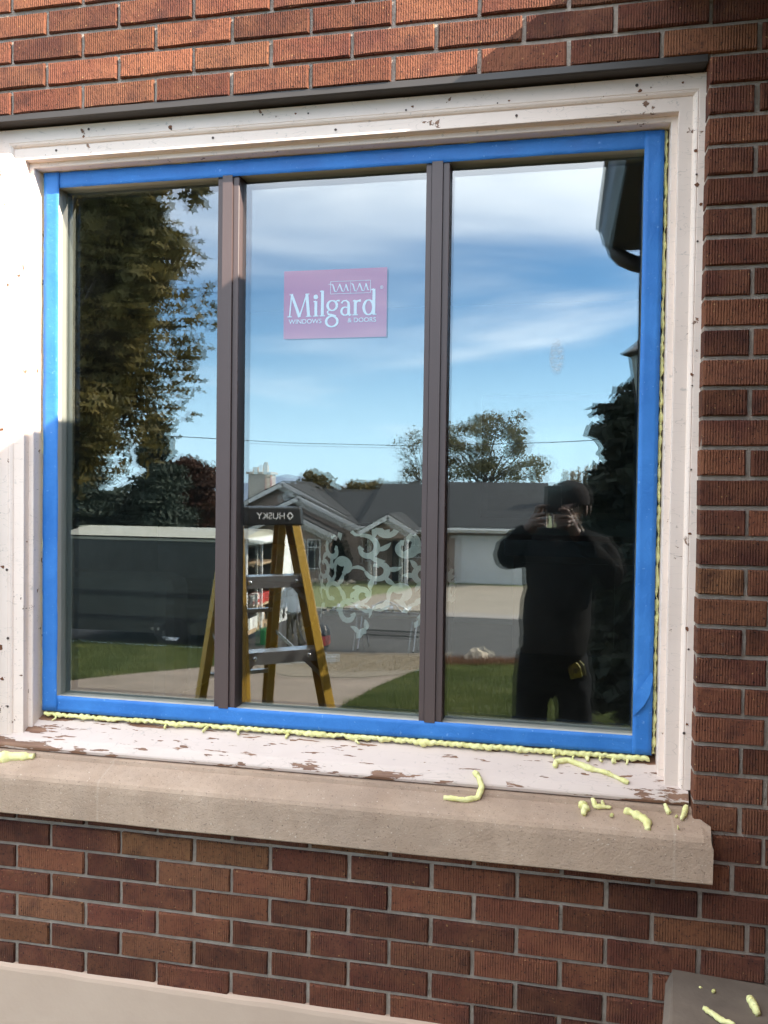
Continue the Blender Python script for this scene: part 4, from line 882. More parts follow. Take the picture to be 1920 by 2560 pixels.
# ------------------------------------------------------------------ stepladder beside the photographer
lad = thing('stepladder', 'yellow fibreglass stepladder with black cap and metal steps on the lawn edge', 'stepladder', (-1.327, -1.664, 0))
F = Vector((.615, .788, 0)); W = Vector((.788, -.615, 0)); B0 = Vector((-1.327, -1.664, 0)); HT = 1.565
def lp(f, w, z): return tuple(B0 + F * f + W * w + Vector((0, 0, z)))
def frail(s): return (lp(.068, s * .146, HT), lp(.068 + .63, s * .255, -.02))
def brail(s): return (lp(-.062, s * .136, HT), lp(-.062 - .54, s * .225, -.02))
def on(rail, z): a, b = Vector(rail[0]), Vector(rail[1]); return a.lerp(b, (a.z - z) / (a.z - b.z))
for s in (-1, 1):
    a, b = frail(s); m = MB(); d = (Vector(b) - Vector(a)).normalized(); inn = -W * s
    side = F - d * F.dot(d); side.normalize(); A, Bv = Vector(a), Vector(b); mid = (A + Bv) / 2; L_ = (Bv - A).length / 2
    m.obox(mid, d, side, W, L_, .046, .004); m.obox(mid + side * .044 + inn * .018, d, side, W, L_, .003, .018); m.obox(mid - side * .044 + inn * .018, d, side, W, L_, .003, .018)
    o = m.build('front_rail', M['yellow'], lad, bevel=.001)
    MB().obox(Bv + Vector((0, 0, .0)), side, W, Vector((0, 0, 1)), .045, .022, .03).build('foot', M['black'], o)
    a, b = brail(s); m = MB(); A, Bv = Vector(a), Vector(b); d = (Bv - A).normalized(); side = F - d * F.dot(d); side.normalize(); mid = (A + Bv) / 2; L_ = (Bv - A).length / 2
    m.obox(mid, d, side, W, L_, .036, .004); m.obox(mid + side * .034 + inn * .016, d, side, W, L_, .003, .016); m.obox(mid - side * .034 + inn * .016, d, side, W, L_, .003, .016)
    o = m.build('rear_rail', M['yellow'], lad, bevel=.001); MB().obox(Bv, side, W, Vector((0, 0, 1)), .035, .02, .03).build('foot', M['black'], o)
for i, z in enumerate((1.325, 1.02, .715, .41)):
    a = on(frail(-1), z) + W * .006; b = on(frail(1), z) - W * .006; m = MB(); c = (a + b) / 2; h = (b - a).length / 2; up = Vector((0, 0, 1))
    m.obox(c + F * .0, W, F, up, h, .040, .002); m.obox(c + F * .040 - up * .024, W, F, up, h, .002, .026); m.obox(c - F * .040 - up * .012, W, F, up, h, .002, .013)
    st_ = m.build('step', M['alu'], lad, bevel=.001)
    rv = MB()
    for t in (.16, .84): rv.lathe([(.011, 0), (.0105, .003), (.007, .006), (0, .007)], (0, 0, 0), 10)
    for t in (.16, .84):
        me = MB().lathe([(.010, 0), (.0095, .003), (.006, .006), (0, .007)], (0, 0, 0), 10).mesh('rivet', M['rivet'], True); o = link('rivet', me); o.rotation_euler = F.to_track_quat('Z', 'Y').to_euler(); o.location = a.lerp(b, t) + F * .042 - up * .024; put(o, st_)
    for s in (-1, 1):
        for dz in (.0, -.05):
            q = on(frail(s), z + dz) + F * .008 + W * s * .004; me = MB().lathe([(.009, 0), (.0085, .003), (.005, .006), (0, .0065)], (0, 0, 0), 10).mesh('rivet', M['rivet'], True); o = link('rivet', me); o.rotation_euler = (W * s).to_track_quat('Z', 'Y').to_euler(); o.location = q; put(o, st_)
    # diagonal braces under the two visible steps
    for s in (-1, 1): MB().beam(on(frail(s), z - .12) - W * s * .006 - F * .02, a.lerp(b, .5 + s * .27) - up * .028, .018, .003, F).build('brace', M['alu'], st_)
for z in (1.12, .80, .44):
    a = on(brail(-1), z); b = on(brail(1), z); MB().beam(a, b, .028, .018).build('rear_bar', M['alu'], lad)
for s in (-1, 1):
    a = on(frail(s), .98) - W * s * .012; b = on(brail(s), 1.02) - W * s * .012; MB().beam(a, b.lerp(a, .5) - Vector((0, 0, .03)), .018, .003, W).build('spreader', M['alu'], lad); MB().beam(b.lerp(a, .5) - Vector((0, 0, .03)), b, .018, .003, W).build('spreader', M['alu'], lad)
m = MB(); cap_pts = [(-.115, -.158), (-.05, -.165), (.105, -.165), (.125, -.15), (.125, .15), (.105, .165), (-.05, .165), (-.115, .158)]; n = 8
m.add([lp(f, w, 1.624) for f, w in cap_pts] + [lp(f * 1.06, w * 1.04, 1.545) for f, w in cap_pts], [tuple(range(n))] + [(i, n + i, n + (i + 1) % n, (i + 1) % n) for i in range(n)] + [tuple(reversed(range(n, 2 * n)))])
top = m.build('top_cap', M['black'], lad, bevel=.006)
def capf(u, v): return lp(.1325 - (v + .0) * .085 + .0022, -u + .01, 1.572 + v)
link('lettering', text_mesh('HUSKY', .040, lambda u, v: capf(u * 1.05, v)), top).data.materials.append(M['print_'])
m = MB()
def lg(u, v): return capf(u, v)
for a, b in (((-.103, .014), (-.089, .029)), ((-.089, .029), (-.075, .014)), ((-.075, .014), (-.089, -.001)), ((-.089, -.001), (-.103, .014))):
    a = Vector(a); b = Vector(b); d = (b - a).normalized() * .0; nr = Vector((-(b - a).y, (b - a).x)).normalized() * .0028; m.add([lg(*(a + nr)), lg(*(b + nr)), lg(*(b - nr)), lg(*(a - nr))], [(0, 1, 2, 3)])
m.build('emblem', M['print_'], top)

# ------------------------------------------------------------------ people
def skin_mesh(name, J, E, mat, parent=None, sub=2, root=None, fold=0.0):
    names = list(J); me = bpy.data.meshes.new(name); idx = {k: i for i, k in enumerate(names)}
    me.from_pydata([J[k][0] for k in names], [(idx[a], idx[b]) for a, b in E], []); o = bpy.data.objects.new(name, me); C.objects.link(o)
    o.modifiers.new('skin', 'SKIN'); s = o.modifiers.new('sub', 'SUBSURF'); s.levels = s.render_levels = sub
    if not me.skin_vertices: 
        bm = bmesh.new(); bm.from_mesh(me); bm.verts.layers.skin.verify(); bm.to_mesh(me); bm.free()
    for k in names:
        r = J[k][1]; me.skin_vertices[0].data[idx[k]].radius = r if isinstance(r, tuple) else (r, r)
        me.skin_vertices[0].data[idx[k]].use_root = (k == root)
    bpy.context.view_layer.update(); dg = bpy.context.evaluated_depsgraph_get(); new = bpy.data.meshes.new_from_object(o.evaluated_get(dg))
    bpy.data.objects.remove(o); new.materials.clear(); new.materials.append(mat); new.polygons.foreach_set('use_smooth', [True] * len(new.polygons))
    if fold:        # folds: long creases across the cloth plus smaller crumples
        for v in new.vertices:
            p = v.co.copy(); q = noise.noise(Vector((p.x * 9, p.y * 9, p.z * 16))) + .6 * noise.noise(Vector((p.x * 22 + 5, p.y * 22, p.z * 30))) + .8 * (1 - abs(noise.noise(Vector((p.x * 6 + p.z * 9, p.y * 6, p.z * 5))))) ** 4
            v.co += v.normal * (q * fold)
        new.update()
    return link(name, new, parent)
def hand(J, E, wrist, pref, palm, fdirs, length=.09):
    J[pref + 'palm'] = (palm, .026); E.append((wrist, pref + 'palm'))
    for i, (off, d1, d2) in enumerate(fdirs):
        b = Vector(palm) + Vector(off); r = .0105 if i else .012; l = length * (.62, .95, 1.0, .93, .78)[i] * .5
        m1 = b + Vector(d1).normalized() * l; m2 = m1 + Vector(d2).normalized() * l
        for k, p in (('a', b), ('b', m1), ('c', m2)): J[f'{pref}f{i}{k}'] = (tuple(p), r if k != 'c' else r * .8)
        E += [(pref + 'palm', f'{pref}f{i}a'), (f'{pref}f{i}a', f'{pref}f{i}b'), (f'{pref}f{i}b', f'{pref}f{i}c')]
ph = thing('person', 'person in a dark jacket, jeans and cap holding up a phone', 'person', (-.02, -2.12, 0))
hx = .045
J = {'pelvis': ((-.02, -2.13, .90), (.15, .11)), 'waist': ((-.015, -2.13, 1.06), (.16, .12)), 'chest': ((-.005, -2.14, 1.30), (.165, .12)), 'collar': ((.01, -2.14, 1.445), (.085, .07)), 'neck': ((.025, -2.125, 1.51), .056), 'jaw': ((.032, -2.095, 1.575), (.062, .072)), 'head': ((hx, -2.11, 1.645), (.076, .092)), 'crown': ((hx, -2.12, 1.70), (.066, .080)), 'nose': ((hx - .005, -2.005, 1.625), .011),
     'shl': ((-.155, -2.14, 1.42), .06), 'ell': ((-.262, -2.03, 1.385), .045), 'wrl': ((-.118, -1.985, 1.545), .030), 'shr': ((.185, -2.14, 1.43), .06), 'elr': ((.245, -2.02, 1.30), .045), 'wrr': ((.065, -1.99, 1.535), .030),
     'hipl': ((-.115, -2.13, .82), .085), 'knl': ((-.13, -2.11, .47), .058), 'anl': ((-.135, -2.15, .09), .042), 'tol': ((-.155, -2.01, .04), .04), 'hipr': ((.08, -2.13, .82), .085), 'knr': ((.10, -2.11, .47), .058), 'anr': ((.11, -2.15, .09), .042), 'tor': ((.135, -2.01, .04), .04)}
E = [('pelvis', 'waist'), ('waist', 'chest'), ('chest', 'collar'), ('collar', 'neck'), ('neck', 'jaw'), ('jaw', 'head'), ('head', 'crown'), ('head', 'nose'), ('collar', 'shl'), ('shl', 'ell'), ('ell', 'wrl'), ('collar', 'shr'), ('shr', 'elr'), ('elr', 'wrr'), ('pelvis', 'hipl'), ('hipl', 'knl'), ('knl', 'anl'), ('anl', 'tol'), ('pelvis', 'hipr'), ('hipr', 'knr'), ('knr', 'anr'), ('anr', 'tor')]
hand(J, E, 'wrl', 'l', (-.100, -1.955, 1.585), [((.012, .005, .02), (.4, -.3, 1), (.8, -.1, .6)), ((.0, .016, .030), (.15, .9, .6), (.95, .1, .1)), ((.0, .020, .012), (.1, 1, .1), (.98, .1, .05)), ((.0, .020, -.006), (.1, 1, -.1), (.98, .05, 0)), ((.002, .016, -.022), (.2, 1, -.2), (.97, 0, -.05))])
hand(J, E, 'wrr', 'r', (.048, -1.955, 1.580), [((-.012, .0, .02), (-.4, -.3, 1), (-.8, -.1, .5)), ((.0, .012, .026), (-.2, .9, .4), (-.95, .1, .1)), ((.0, .016, .010), (-.1, 1, .1), (-.98, .1, 0)), ((.0, .016, -.006), (-.1, 1, -.1), (-.98, 0, 0)), ((-.002, .012, -.02), (-.2, 1, -.2), (-.97, 0, -.1))])
for k in ('pelvis', 'waist', 'chest'): J[k] = (J[k][0], (J[k][1][0] * .8, J[k][1][1] * .8))
skin_mesh('body', J, E, M['skin'], ph, root='pelvis')
JJ = {'hem': ((-.018, -2.13, .86), (.235, .165)), 'waist': ((-.01, -2.13, 1.06), (.265, .18)), 'chest': ((.0, -2.14, 1.30), (.262, .165)), 'collar': ((.015, -2.14, 1.455), (.135, .105)), 'neck': ((.025, -2.13, 1.515), (.085, .08)), 'shl': ((-.160, -2.14, 1.425), .092), 'mal': ((-.225, -2.07, 1.405), .080), 'ell': ((-.262, -2.025, 1.400), .066), 'fal': ((-.19, -2.0, 1.475), .056), 'wrl': ((-.130, -1.988, 1.535), .043), 'shr': ((.19, -2.14, 1.43), .092), 'elr': ((.25, -2.02, 1.30), .066), 'wrr': ((.078, -1.995, 1.52), .043)}
EE = [('hem', 'waist'), ('waist', 'chest'), ('chest', 'collar'), ('collar', 'neck'), ('collar', 'shl'), ('shl', 'mal'), ('mal', 'ell'), ('ell', 'fal'), ('fal', 'wrl'), ('collar', 'shr'), ('shr', 'elr'), ('elr', 'wrr')]
skin_mesh('jacket', JJ, EE, M['jacket'], ph, sub=3, root='hem', fold=.012)
JJ = {'waist': ((-.02, -2.13, 1.02), (.165, .13)), 'seat': ((-.02, -2.13, .90), (.175, .14)), 'hipl': ((-.112, -2.13, .80), .098), 'knl': ((-.13, -2.115, .47), .082), 'hml': ((-.137, -2.14, .06), .076), 'hipr': ((.076, -2.13, .80), .098), 'knr': ((.098, -2.115, .47), .082), 'hmr': ((.11, -2.14, .06), .076)}
skin_mesh('jeans', JJ, [('waist', 'seat'), ('seat', 'hipl'), ('hipl', 'knl'), ('knl', 'hml'), ('seat', 'hipr'), ('hipr', 'knr'), ('knr', 'hmr')], M['jeans'], ph, sub=3, root='seat', fold=.011)
def cap_obj(c, r, mat, parent, fwd):
    m = MB(); prof = [(r, -.01), (r * 1.02, .02), (r * .93, .055), (r * .68, .085), (r * .3, .10), (.0, .103)]; m.lathe(prof, c, 20)
    fwd = Vector(fwd).normalized(); sd = Vector((-fwd.y, fwd.x, 0)); n = 12; V = []
    for i in range(n + 1):
        a = -1.15 + 2.3 * i / n; p = Vector(c) + fwd * math.cos(a) * r + sd * math.sin(a) * r; q = p + fwd * .075 * math.cos(a * .9) - Vector((0, 0, .018)); V += [tuple(p), tuple(q), tuple(q - Vector((0, 0, .004))), tuple(p - Vector((0, 0, .006)))]
    m.add(V, [(4 * i + j, 4 * i + 4 + j, 4 * i + 4 + (j + 1) % 4, 4 * i + (j + 1) % 4) for i in range(n) for j in range(4)])
    return m.build('cap', mat, parent, smooth=True)
cap_obj((hx, -2.115, 1.660), .098, M['cap'], ph, (-.1, -1, 0))
for s in (-1, 1):
    blob('ear', (hx + s * .080, -2.11, 1.625), (.012, .022, .034), M['skin'], amp=.1, sub=2, parent=ph); blob('shoe', ((-.15 if s < 0 else .125), -2.05, .045), (.052, .135, .05), M['black'], amp=.05, sub=2, parent=ph)
    blob('eye', (hx + s * .030, -2.034, 1.646), (.013, .008, .009), M['pane'], amp=0, sub=2, parent=ph)
blob('mouth', (hx - .002, -2.018, 1.578), (.026, .008, .007), M['red_brick'], amp=.1, sub=2, parent=ph)
pt = thing('phone', 'dark phone held up in front of the face under the cap brim', 'phone', (-.03, -1.912, 1.667))
MB().box(-.066, .014, -1.9165, -1.908, 1.608, 1.735).build('body', M['black'], pt, bevel=.003); MB().box(-.062, .010, -1.9172, -1.9166, 1.612, 1.731).build('screen', M['pane'], pt)
m = MB(); m.lathe([(.011, 0), (.011, .002), (.009, .0025), (.0085, .001)], (0, 0, 0), 16); lens = m.build('lens_ring', M['black'], None); lens.rotation_euler = (-PI / 2, 0, 0); lens.location = (0, -1.908, 1.70); put(lens, pt)
tm = thing('tape_measure', 'yellow tape measure clipped to the photographer\'s jeans pocket', 'tape measure', (.09, -2.02, .88))
mt = MB(); mt.prism([(-.030, -.034), (.028, -.034), (.030, .010), (.014, .036), (-.016, .036), (-.032, .012)], lambda u, v, t: (.088 + u * .9 - v * .25, t, .885 + v + u * .25), -2.03, -1.995); mt.build('case', M['tape_y'], tm, bevel=.003)
mt = MB(); mt.box(.080, .098, -1.9948, -1.9925, .875, .897); mt.build('badge', M['black'], tm); MB().box(.082, .094, -2.04, -2.03, .86, .92).build('clip', M['alu'], tm)

wx, wy = -5.86, -16.45; wg = gz(wy)
wk = thing('person', 'person in a loose white long-sleeved shirt and camouflage trousers by the trailer', 'person', (wx, wy, wg))
def P(x, y, z): return (wx + x, wy + y, wg + z)
J = {'pelvis': (P(0, 0, .93), (.14, .10)), 'waist': (P(0, .02, 1.08), (.14, .1)), 'chest': (P(0, .06, 1.30), (.155, .11)), 'collar': (P(0, .09, 1.43), (.08, .065)), 'neck': (P(0, .13, 1.49), .052), 'jaw': (P(0, .20, 1.545), (.06, .066)), 'head': (P(0, .20, 1.61), (.074, .09)), 'crown': (P(0, .18, 1.665), (.062, .075)), 'nose': (P(0, .305, 1.575), .011),
     'shl': (P(-.19, .07, 1.40), .055), 'ell': (P(-.25, .05, 1.12), .042), 'wrl': (P(-.23, .16, .90), .028), 'shr': (P(.19, .07, 1.40), .055), 'elr': (P(.26, .04, 1.12), .042), 'wrr': (P(.25, .14, .88), .028),
     'hipl': (P(-.10, 0, .84), .08), 'knl': (P(-.12, .03, .48), .055), 'anl': (P(-.13, -.03, .09), .04), 'tol': (P(-.15, .11, .04), .038), 'hipr': (P(.10, 0, .84), .08), 'knr': (P(.13, .05, .48), .055), 'anr': (P(.15, -.01, .09), .04), 'tor': (P(.17, .13, .04), .038)}
hand(J, E2 := [('pelvis', 'waist'), ('waist', 'chest'), ('chest', 'collar'), ('collar', 'neck'), ('neck', 'jaw'), ('jaw', 'head'), ('head', 'crown'), ('head', 'nose'), ('collar', 'shl'), ('shl', 'ell'), ('ell', 'wrl'), ('collar', 'shr'), ('shr', 'elr'), ('elr', 'wrr'), ('pelvis', 'hipl'), ('hipl', 'knl'), ('knl', 'anl'), ('anl', 'tol'), ('pelvis', 'hipr'), ('hipr', 'knr'), ('knr', 'anr'), ('anr', 'tor')], 'wrl', 'l', P(-.22, .19, .85), [((.02, .01, .0), (.6, .6, -.5), (.2, .2, -1)), ((.015, .015, -.02), (0, .3, -1), (.1, -.2, -1)), ((.0, .015, -.022), (0, .3, -1), (.1, -.3, -1)), ((-.012, .01, -.022), (0, .3, -1), (.1, -.3, -1)), ((-.022, .0, -.018), (0, .3, -1), (.1, -.3, -1))])
hand(J, E2, 'wrr', 'r', P(.245, .17, .83), [((-.02, .01, .0), (-.6, .6, -.5), (-.2, .2, -1)), ((-.015, .015, -.02), (0, .3, -1), (-.1, -.2, -1)), ((.0, .015, -.022), (0, .3, -1), (-.1, -.3, -1)), ((.012, .01, -.022), (0, .3, -1), (-.1, -.3, -1)), ((.022, .0, -.018), (0, .3, -1), (-.1, -.3, -1))])
for k in ('pelvis', 'waist', 'chest'): J[k] = (J[k][0], (J[k][1][0] * .8, J[k][1][1] * .8))
skin_mesh('body', J, E2, M['skin'], wk, root='pelvis')
JJ = {'hem': (P(0, .0, .80), (.215, .16)), 'waist': (P(0, .02, 1.02), (.205, .155)), 'chest': (P(0, .05, 1.28), (.205, .15)), 'collar': (P(0, .08, 1.43), (.12, .095)), 'neck': (P(0, .10, 1.475), .07), 'shl': (P(-.20, .07, 1.40), .082), 'ell': (P(-.27, .05, 1.12), .070), 'wrl': (P(-.24, .15, .93), .052), 'shr': (P(.20, .07, 1.40), .082), 'elr': (P(.28, .04, 1.12), .070), 'wrr': (P(.26, .12, .92), .052)}
skin_mesh('shirt', JJ, [('hem', 'waist'), ('waist', 'chest'), ('chest', 'collar'), ('collar', 'neck'), ('collar', 'shl'), ('shl', 'ell'), ('ell', 'wrl'), ('collar', 'shr'), ('shr', 'elr'), ('elr', 'wrr')], M['shirt'], wk, sub=3, root='hem', fold=.014)
JJ = {'seat': (P(0, 0, .90), (.165, .13)), 'hipl': (P(-.10, 0, .80), .098), 'knl': (P(-.125, .03, .48), .084), 'hml': (P(-.135, -.02, .07), .078), 'hipr': (P(.10, 0, .80), .098), 'knr': (P(.135, .05, .48), .084), 'hmr': (P(.155, 0, .07), .078)}
skin_mesh('trousers', JJ, [('seat', 'hipl'), ('hipl', 'knl'), ('knl', 'hml'), ('seat', 'hipr'), ('hipr', 'knr'), ('knr', 'hmr')], M['camo'], wk, sub=3, root='seat', fold=.011)
cap_obj(P(0, .185, 1.635), .096, M['cap'], wk, (0, 1, -.2))
for s in (-1, 1):
    blob('shoe', P(s * .15, .08, .045), (.05, .135, .05), M['black'], amp=.05, sub=2, parent=wk); blob('ear', P(s * .078, .19, 1.59), (.012, .02, .032), M['skin'], amp=.1, sub=2, parent=wk); blob('eye', P(s * .03, .285, 1.60), (.012, .008, .008), M['print_'], amp=0, sub=2, parent=wk)
blob('mouth', P(0, .272, 1.53), (.024, .008, .006), M['red_brick'], amp=.1, sub=2, parent=wk)

# ------------------------------------------------------------------ work trailer with its open rear and the tools in it
tr = thing('trailer', 'dark box trailer with pale crowned roof, wheel fender and open rear end', 'trailer', (-9.2, -17.2, gz(-17)))
TX0, TX1, TY0, TY1, TZ0, TZ1 = -11.45, -6.95, -18.4, -16.0, -1.66, .54
MB().box(TX0, TX1, TY1 - .05, TY1, TZ0, TZ1).build('side_wall', M['trailer_side'], tr); MB().box(TX0, TX1, TY0, TY0 + .05, TZ0, TZ1).build('side_wall', M['trailer_side'], tr); MB().box(TX0 - .05, TX0, TY0, TY1, TZ0, TZ1).build('front_wall', M['trailer_side'], tr, bevel=.02); MB().box(TX0, TX1, TY0 + .05, TY1 - .05, TZ0, TZ0 + .08).build('floor', M['card'], tr)
m = MB(); n = 10; rp = [(TY1 + .03 - (TY1 - TY0 + .06) * i / n, TZ1 + .035 + .17 * math.sin(PI * i / n)) for i in range(n + 1)]; m.prism(rp + [(TY0 - .03, TZ1 + .0), (TY1 + .03, TZ1 + .0)], lambda u, v, t: (t, u, v), TX0 - .06, TX1 + .03); m.build('roof', M['cream'], tr)
for z in (-.77, -1.33): MB().box(TX0, TX1, TY1 + .001, TY1 + .022, z - .05, z + .05).build('trim_rail', M['tyre'], tr)
MB().box(TX0 - .05, TX1 + .04, TY1 + .001, TY1 + .03, TZ1 - .06, TZ1 + .03).build('top_rail', M['cream'], tr)
for x in (-10.9, -10.3, -9.7, -9.1, -8.5, -7.9, -7.4): MB().box(x - .006, x + .006, TY1 + .0005, TY1 + .004, TZ0, TZ1 - .07).build('seam', M['gutter'], tr)
m = MB(); m.prism([(-9.06, -1.70), (-8.93, -1.42), (-8.38, -1.42), (-8.24, -1.70)], lambda u, v, t: (u, t, v), TY1 + .002, TY1 + .16); m.build('fender', M['tyre'], tr)
for y in (TY1 + .02, TY0 - .22):
    w = MB(); prof = [(.17, 0), (.30, .0), (.325, .03), (.325, .17), (.30, .20), (.17, .20)]; w.lathe(prof, (0, 0, 0), 24); o = w.build('tyre', M['tyre'], None, smooth=False); o.rotation_euler = (-PI / 2, 0, 0); o.location = (-8.58, y - .05, gz(-16) + .33); put(o, tr)
    r_ = MB(); r_.lathe([(0, .03), (.06, .03), (.09, .06), (.17, .02), (.175, .18), (.10, .15), (.06, .18), (0, .18)], (0, 0, 0), 20); q = r_.build('rim', M['alu'], None); q.rotation_euler = (-PI / 2, 0, 0); q.location = (-8.58, y - .05, gz(-16) + .33); put(q, tr)
MB().box(-8.98, -8.93, TY1 + .163, TY1 + .17, -1.56, -1.50).build('marker_light', M['amber'], tr); MB().box(-8.84, -8.81, TY1 + .163, TY1 + .17, -1.64, -1.57).build('marker_light', M['amber'], tr)
MB().beam((TX0, -17.2, -1.6), (TX0 - 1.1, -17.2, -1.55), .1, .1).build('tow_bar', M['tyre'], tr)
m = MB()
for y in (TY1 - .04, TY0 + .04): m.box(TX1 + .001, TX1 + .06, y - .05, y + .05, TZ0, TZ1)
m.box(TX1 + .001, TX1 + .06, TY0 + .09, TY1 - .09, TZ1 - .12, TZ1); m.build('rear_frame', M['white'], tr)
MB().beam((TX1 + .03, -17.05, TZ0), (TX1 + .03, -17.05, TZ1 - .1), .06, .06).build('post', M['white'], tr)
MB().box(TX1 + .07, TX1 + .11, TY0 - 1.1, TY0 - .02, TZ0, TZ1 - .02).build('rear_door', M['white'], tr)
m = MB(); m.add([(TX1 + .03, TY1 - .02, TZ1 + .02), (TX1 + .45, TY1 - .1, TZ1 - .04), (TX1 + .45, TY0, TZ1 - .04), (TX1 + .03, TY0, TZ1 + .02), (TX1 + .03, TY1 - .02, TZ1 + .05), (TX1 + .45, TY1 - .1, TZ1 - .01), (TX1 + .45, TY0, TZ1 - .01), (TX1 + .03, TY0, TZ1 + .05)], [(0, 1, 2, 3), (7, 6, 5, 4), (0, 4, 5, 1), (1, 5, 6, 2), (2, 6, 7, 3), (3, 7, 4, 0)]); m.build('rear_awning', M['white'], tr)
for z in (-1.10, -.62, -.10): MB().box(-7.6, TX1 - .02, TY0 + .06, TY1 - .9, z, z + .04).build('shelf', M['card'], tr)
def item(name, label, cat, mats, boxes):
    x0, x1, y0, y1, z0, z1 = boxes[0]; t = thing(name, label, cat, ((x0 + x1) / 2, (y0 + y1) / 2, z0))
    for (pn, mt_), b in zip(mats, boxes): MB().box(*b).build(pn, M[mt_], t, bevel=.012)
item('storage_bin', 'white storage bin with dark lid on the trailer floor', 'bin', [('body', 'white'), ('lid', 'black')], [(-7.25, -6.98, -17.0, -16.5, -1.58, -1.30), (-7.27, -6.97, -17.02, -16.48, -1.30, -1.26)])
item('cardboard_box', 'pale cardboard box with a white label in the trailer rear', 'box', [('carton', 'card'), ('label_sheet', 'white')], [(-7.1, -6.97, -17.5, -17.1, -1.58, -1.14), (-6.969, -6.965, -17.4, -17.2, -1.45, -1.25)])
item('tool_box', 'red tool box on the middle shelf of the trailer', 'tool box', [('case', 'red'), ('handle', 'black')], [(-7.35, -7.0, -17.9, -17.4, -1.06, -.82), (-7.2, -7.15, -17.8, -17.5, -.82, -.78)])
item('sealant_carton', 'small red and white carton on the trailer shelf', 'carton', [('carton', 'white'), ('stripe', 'red')], [(-7.2, -7.0, -17.3, -17.05, -1.06, -.80), (-7.0, -6.996, -17.3, -17.05, -1.0, -.92)])
item('fuel_can', 'green fuel can standing at the trailer rear', 'can', [('tank', 'green'), ('spout', 'black')], [(-6.86, -6.62, -17.05, -16.85, gz(-17) + .012, gz(-17) + .42), (-6.80, -6.75, -16.98, -16.92, gz(-17) + .42, gz(-17) + .52)])
vac = thing('shop_vacuum', 'red and black shop vacuum behind the worker in white', 'vacuum', (-5.36, -16.75, gz(-16.75)))
m = MB(); m.lathe([(0, .10), (.20, .10), (.24, .14), (.24, .30), (.22, .34), (0, .34)], (-5.36, -16.75, gz(-16.75)), 20); m.build('drum', M['red'], vac)
m = MB(); m.lathe([(.23, .34), (.25, .37), (.22, .46), (.15, .56), (.06, .60), (0, .60)], (-5.36, -16.75, gz(-16.75)), 20); m.build('motor_head', M['black'], vac)
m = MB(); m.tube([(-5.40, -16.55, gz(-16.75) + .28), (-5.56, -16.2, gz(-16.4) + .22), (-5.70, -16.12, gz(-16.3) + .55), (-5.75, -16.15, gz(-16.3) + .9), (-5.85, -16.2, gz(-16.3) + .86)], .028, 8); m.build('hose', M['black'], vac, smooth=True)
for k in range(4):
    a = PI / 4 + k * PI / 2; c = (-5.36 + .2 * math.cos(a), -16.75 + .2 * math.sin(a), gz(-16.75) + .055)
    blob('caster', c, (.04, .04, .045), M['black'], amp=0, sub=2, parent=vac)
# aluminium extension ladder lying on the apron
el = thing('extension_ladder', 'aluminium extension ladder lying on the drive beyond the stepladder', 'ladder', (-4.9, -12.2, gz(-12)))
A = Vector((-5.35, -11.9, 0)); Bp = Vector((-4.2, -13.6, 0)); d = (Bp - A).normalized(); sd = Vector((-d.y, d.x, 0))
def gp3(p, h): return Vector((p.x, p.y, gz(p.y) + h))
for w in (-.2, .2):
    for h in (.06, .15): MB().beam(gp3(A + sd * w, h), gp3(Bp + sd * w, h), .03, .075).build('rail', M['alu'], el)
for i in range(7):
    p = A.lerp(Bp, .06 + i * .145); MB().tube([gp3(p - sd * .2, .15), gp3(p + sd * .2, .15)], .017, 6).build('rung', M['alu'], el)
MB().box(-4.60, -4.56, -13.05, -12.95, gz(-13) + .10, gz(-13) + .17).build('warning_label', M['tape_y'], el)
# folding brake on its stand
bk = thing('metal_brake', 'long folding bench for sheet metal on tubular legs in the street', 'workbench', (-4.0, -17, gz(-17)))
g0 = gz(-17) + .012
MB().box(-5.2, -2.75, -17.16, -17.02, g0 + .84, g0 + .93).build('bed', M['alu'], bk, bevel=.008); MB().box(-5.2, -2.75, -16.99, -16.94, g0 + .80, g0 + .90).build('hinge_rail', M['alu'], bk, bevel=.006); MB().tube([(-5.25, -16.9, g0 + .945), (-2.7, -16.9, g0 + .945)], .022, 8).build('bar', M['tyre'], bk)
for i in range(6):
    x = -5.0 + i * .42; m = MB(); m.prism([(-.16, 0), (.10, 0), (.05, .07), (-.08, .09)], lambda u, v, t: (x + t, -17.05 + u, g0 + .93 + v), -.035, .035); m.build('clamp', M['rivet'], bk, bevel=.006)
for x0, x1, y, z in ((-4.13, -3.55, -16.95, .97), (-3.93, -3.30, -16.9, .90)):
    m = MB(); m.tube([(x0, y, g0 + z - .03), (x0 + .03, y + .02, g0 + z + .06), (x0 + .12, y + .06, g0 + z + .14), ((x0 + x1) / 2, y + .08, g0 + z + .20), (x1 - .12, y + .06, g0 + z + .14), (x1 - .03, y + .02, g0 + z + .06), (x1, y, g0 + z - .03)], .017, 8); m.build('handle', M['alu'], bk, smooth=True)
for x in (-4.42, -3.12):
    for dy, dx in ((.24, -.06), (-.36, .08)): 
        m = MB(); m.tube([(x, -17.05 + dy * .15, g0 + .84), (x + dx, -17.05 + dy, g0 + .0)], .020, 8); o = m.build('leg', M['alu'], bk); MB().tube([(x + dx, -17.05 + dy, g0 + .0), (x + dx, -17.05 + dy, g0 + .04)], .026, 8).build('foot', M['black'], o)
for y, z in ((-16.93, .36), (-17.2, .42)): MB().beam((-4.45, y, g0 + z), (-3.08, y, g0 + z), .02, .045).build('crossbar', M['tyre'], bk)

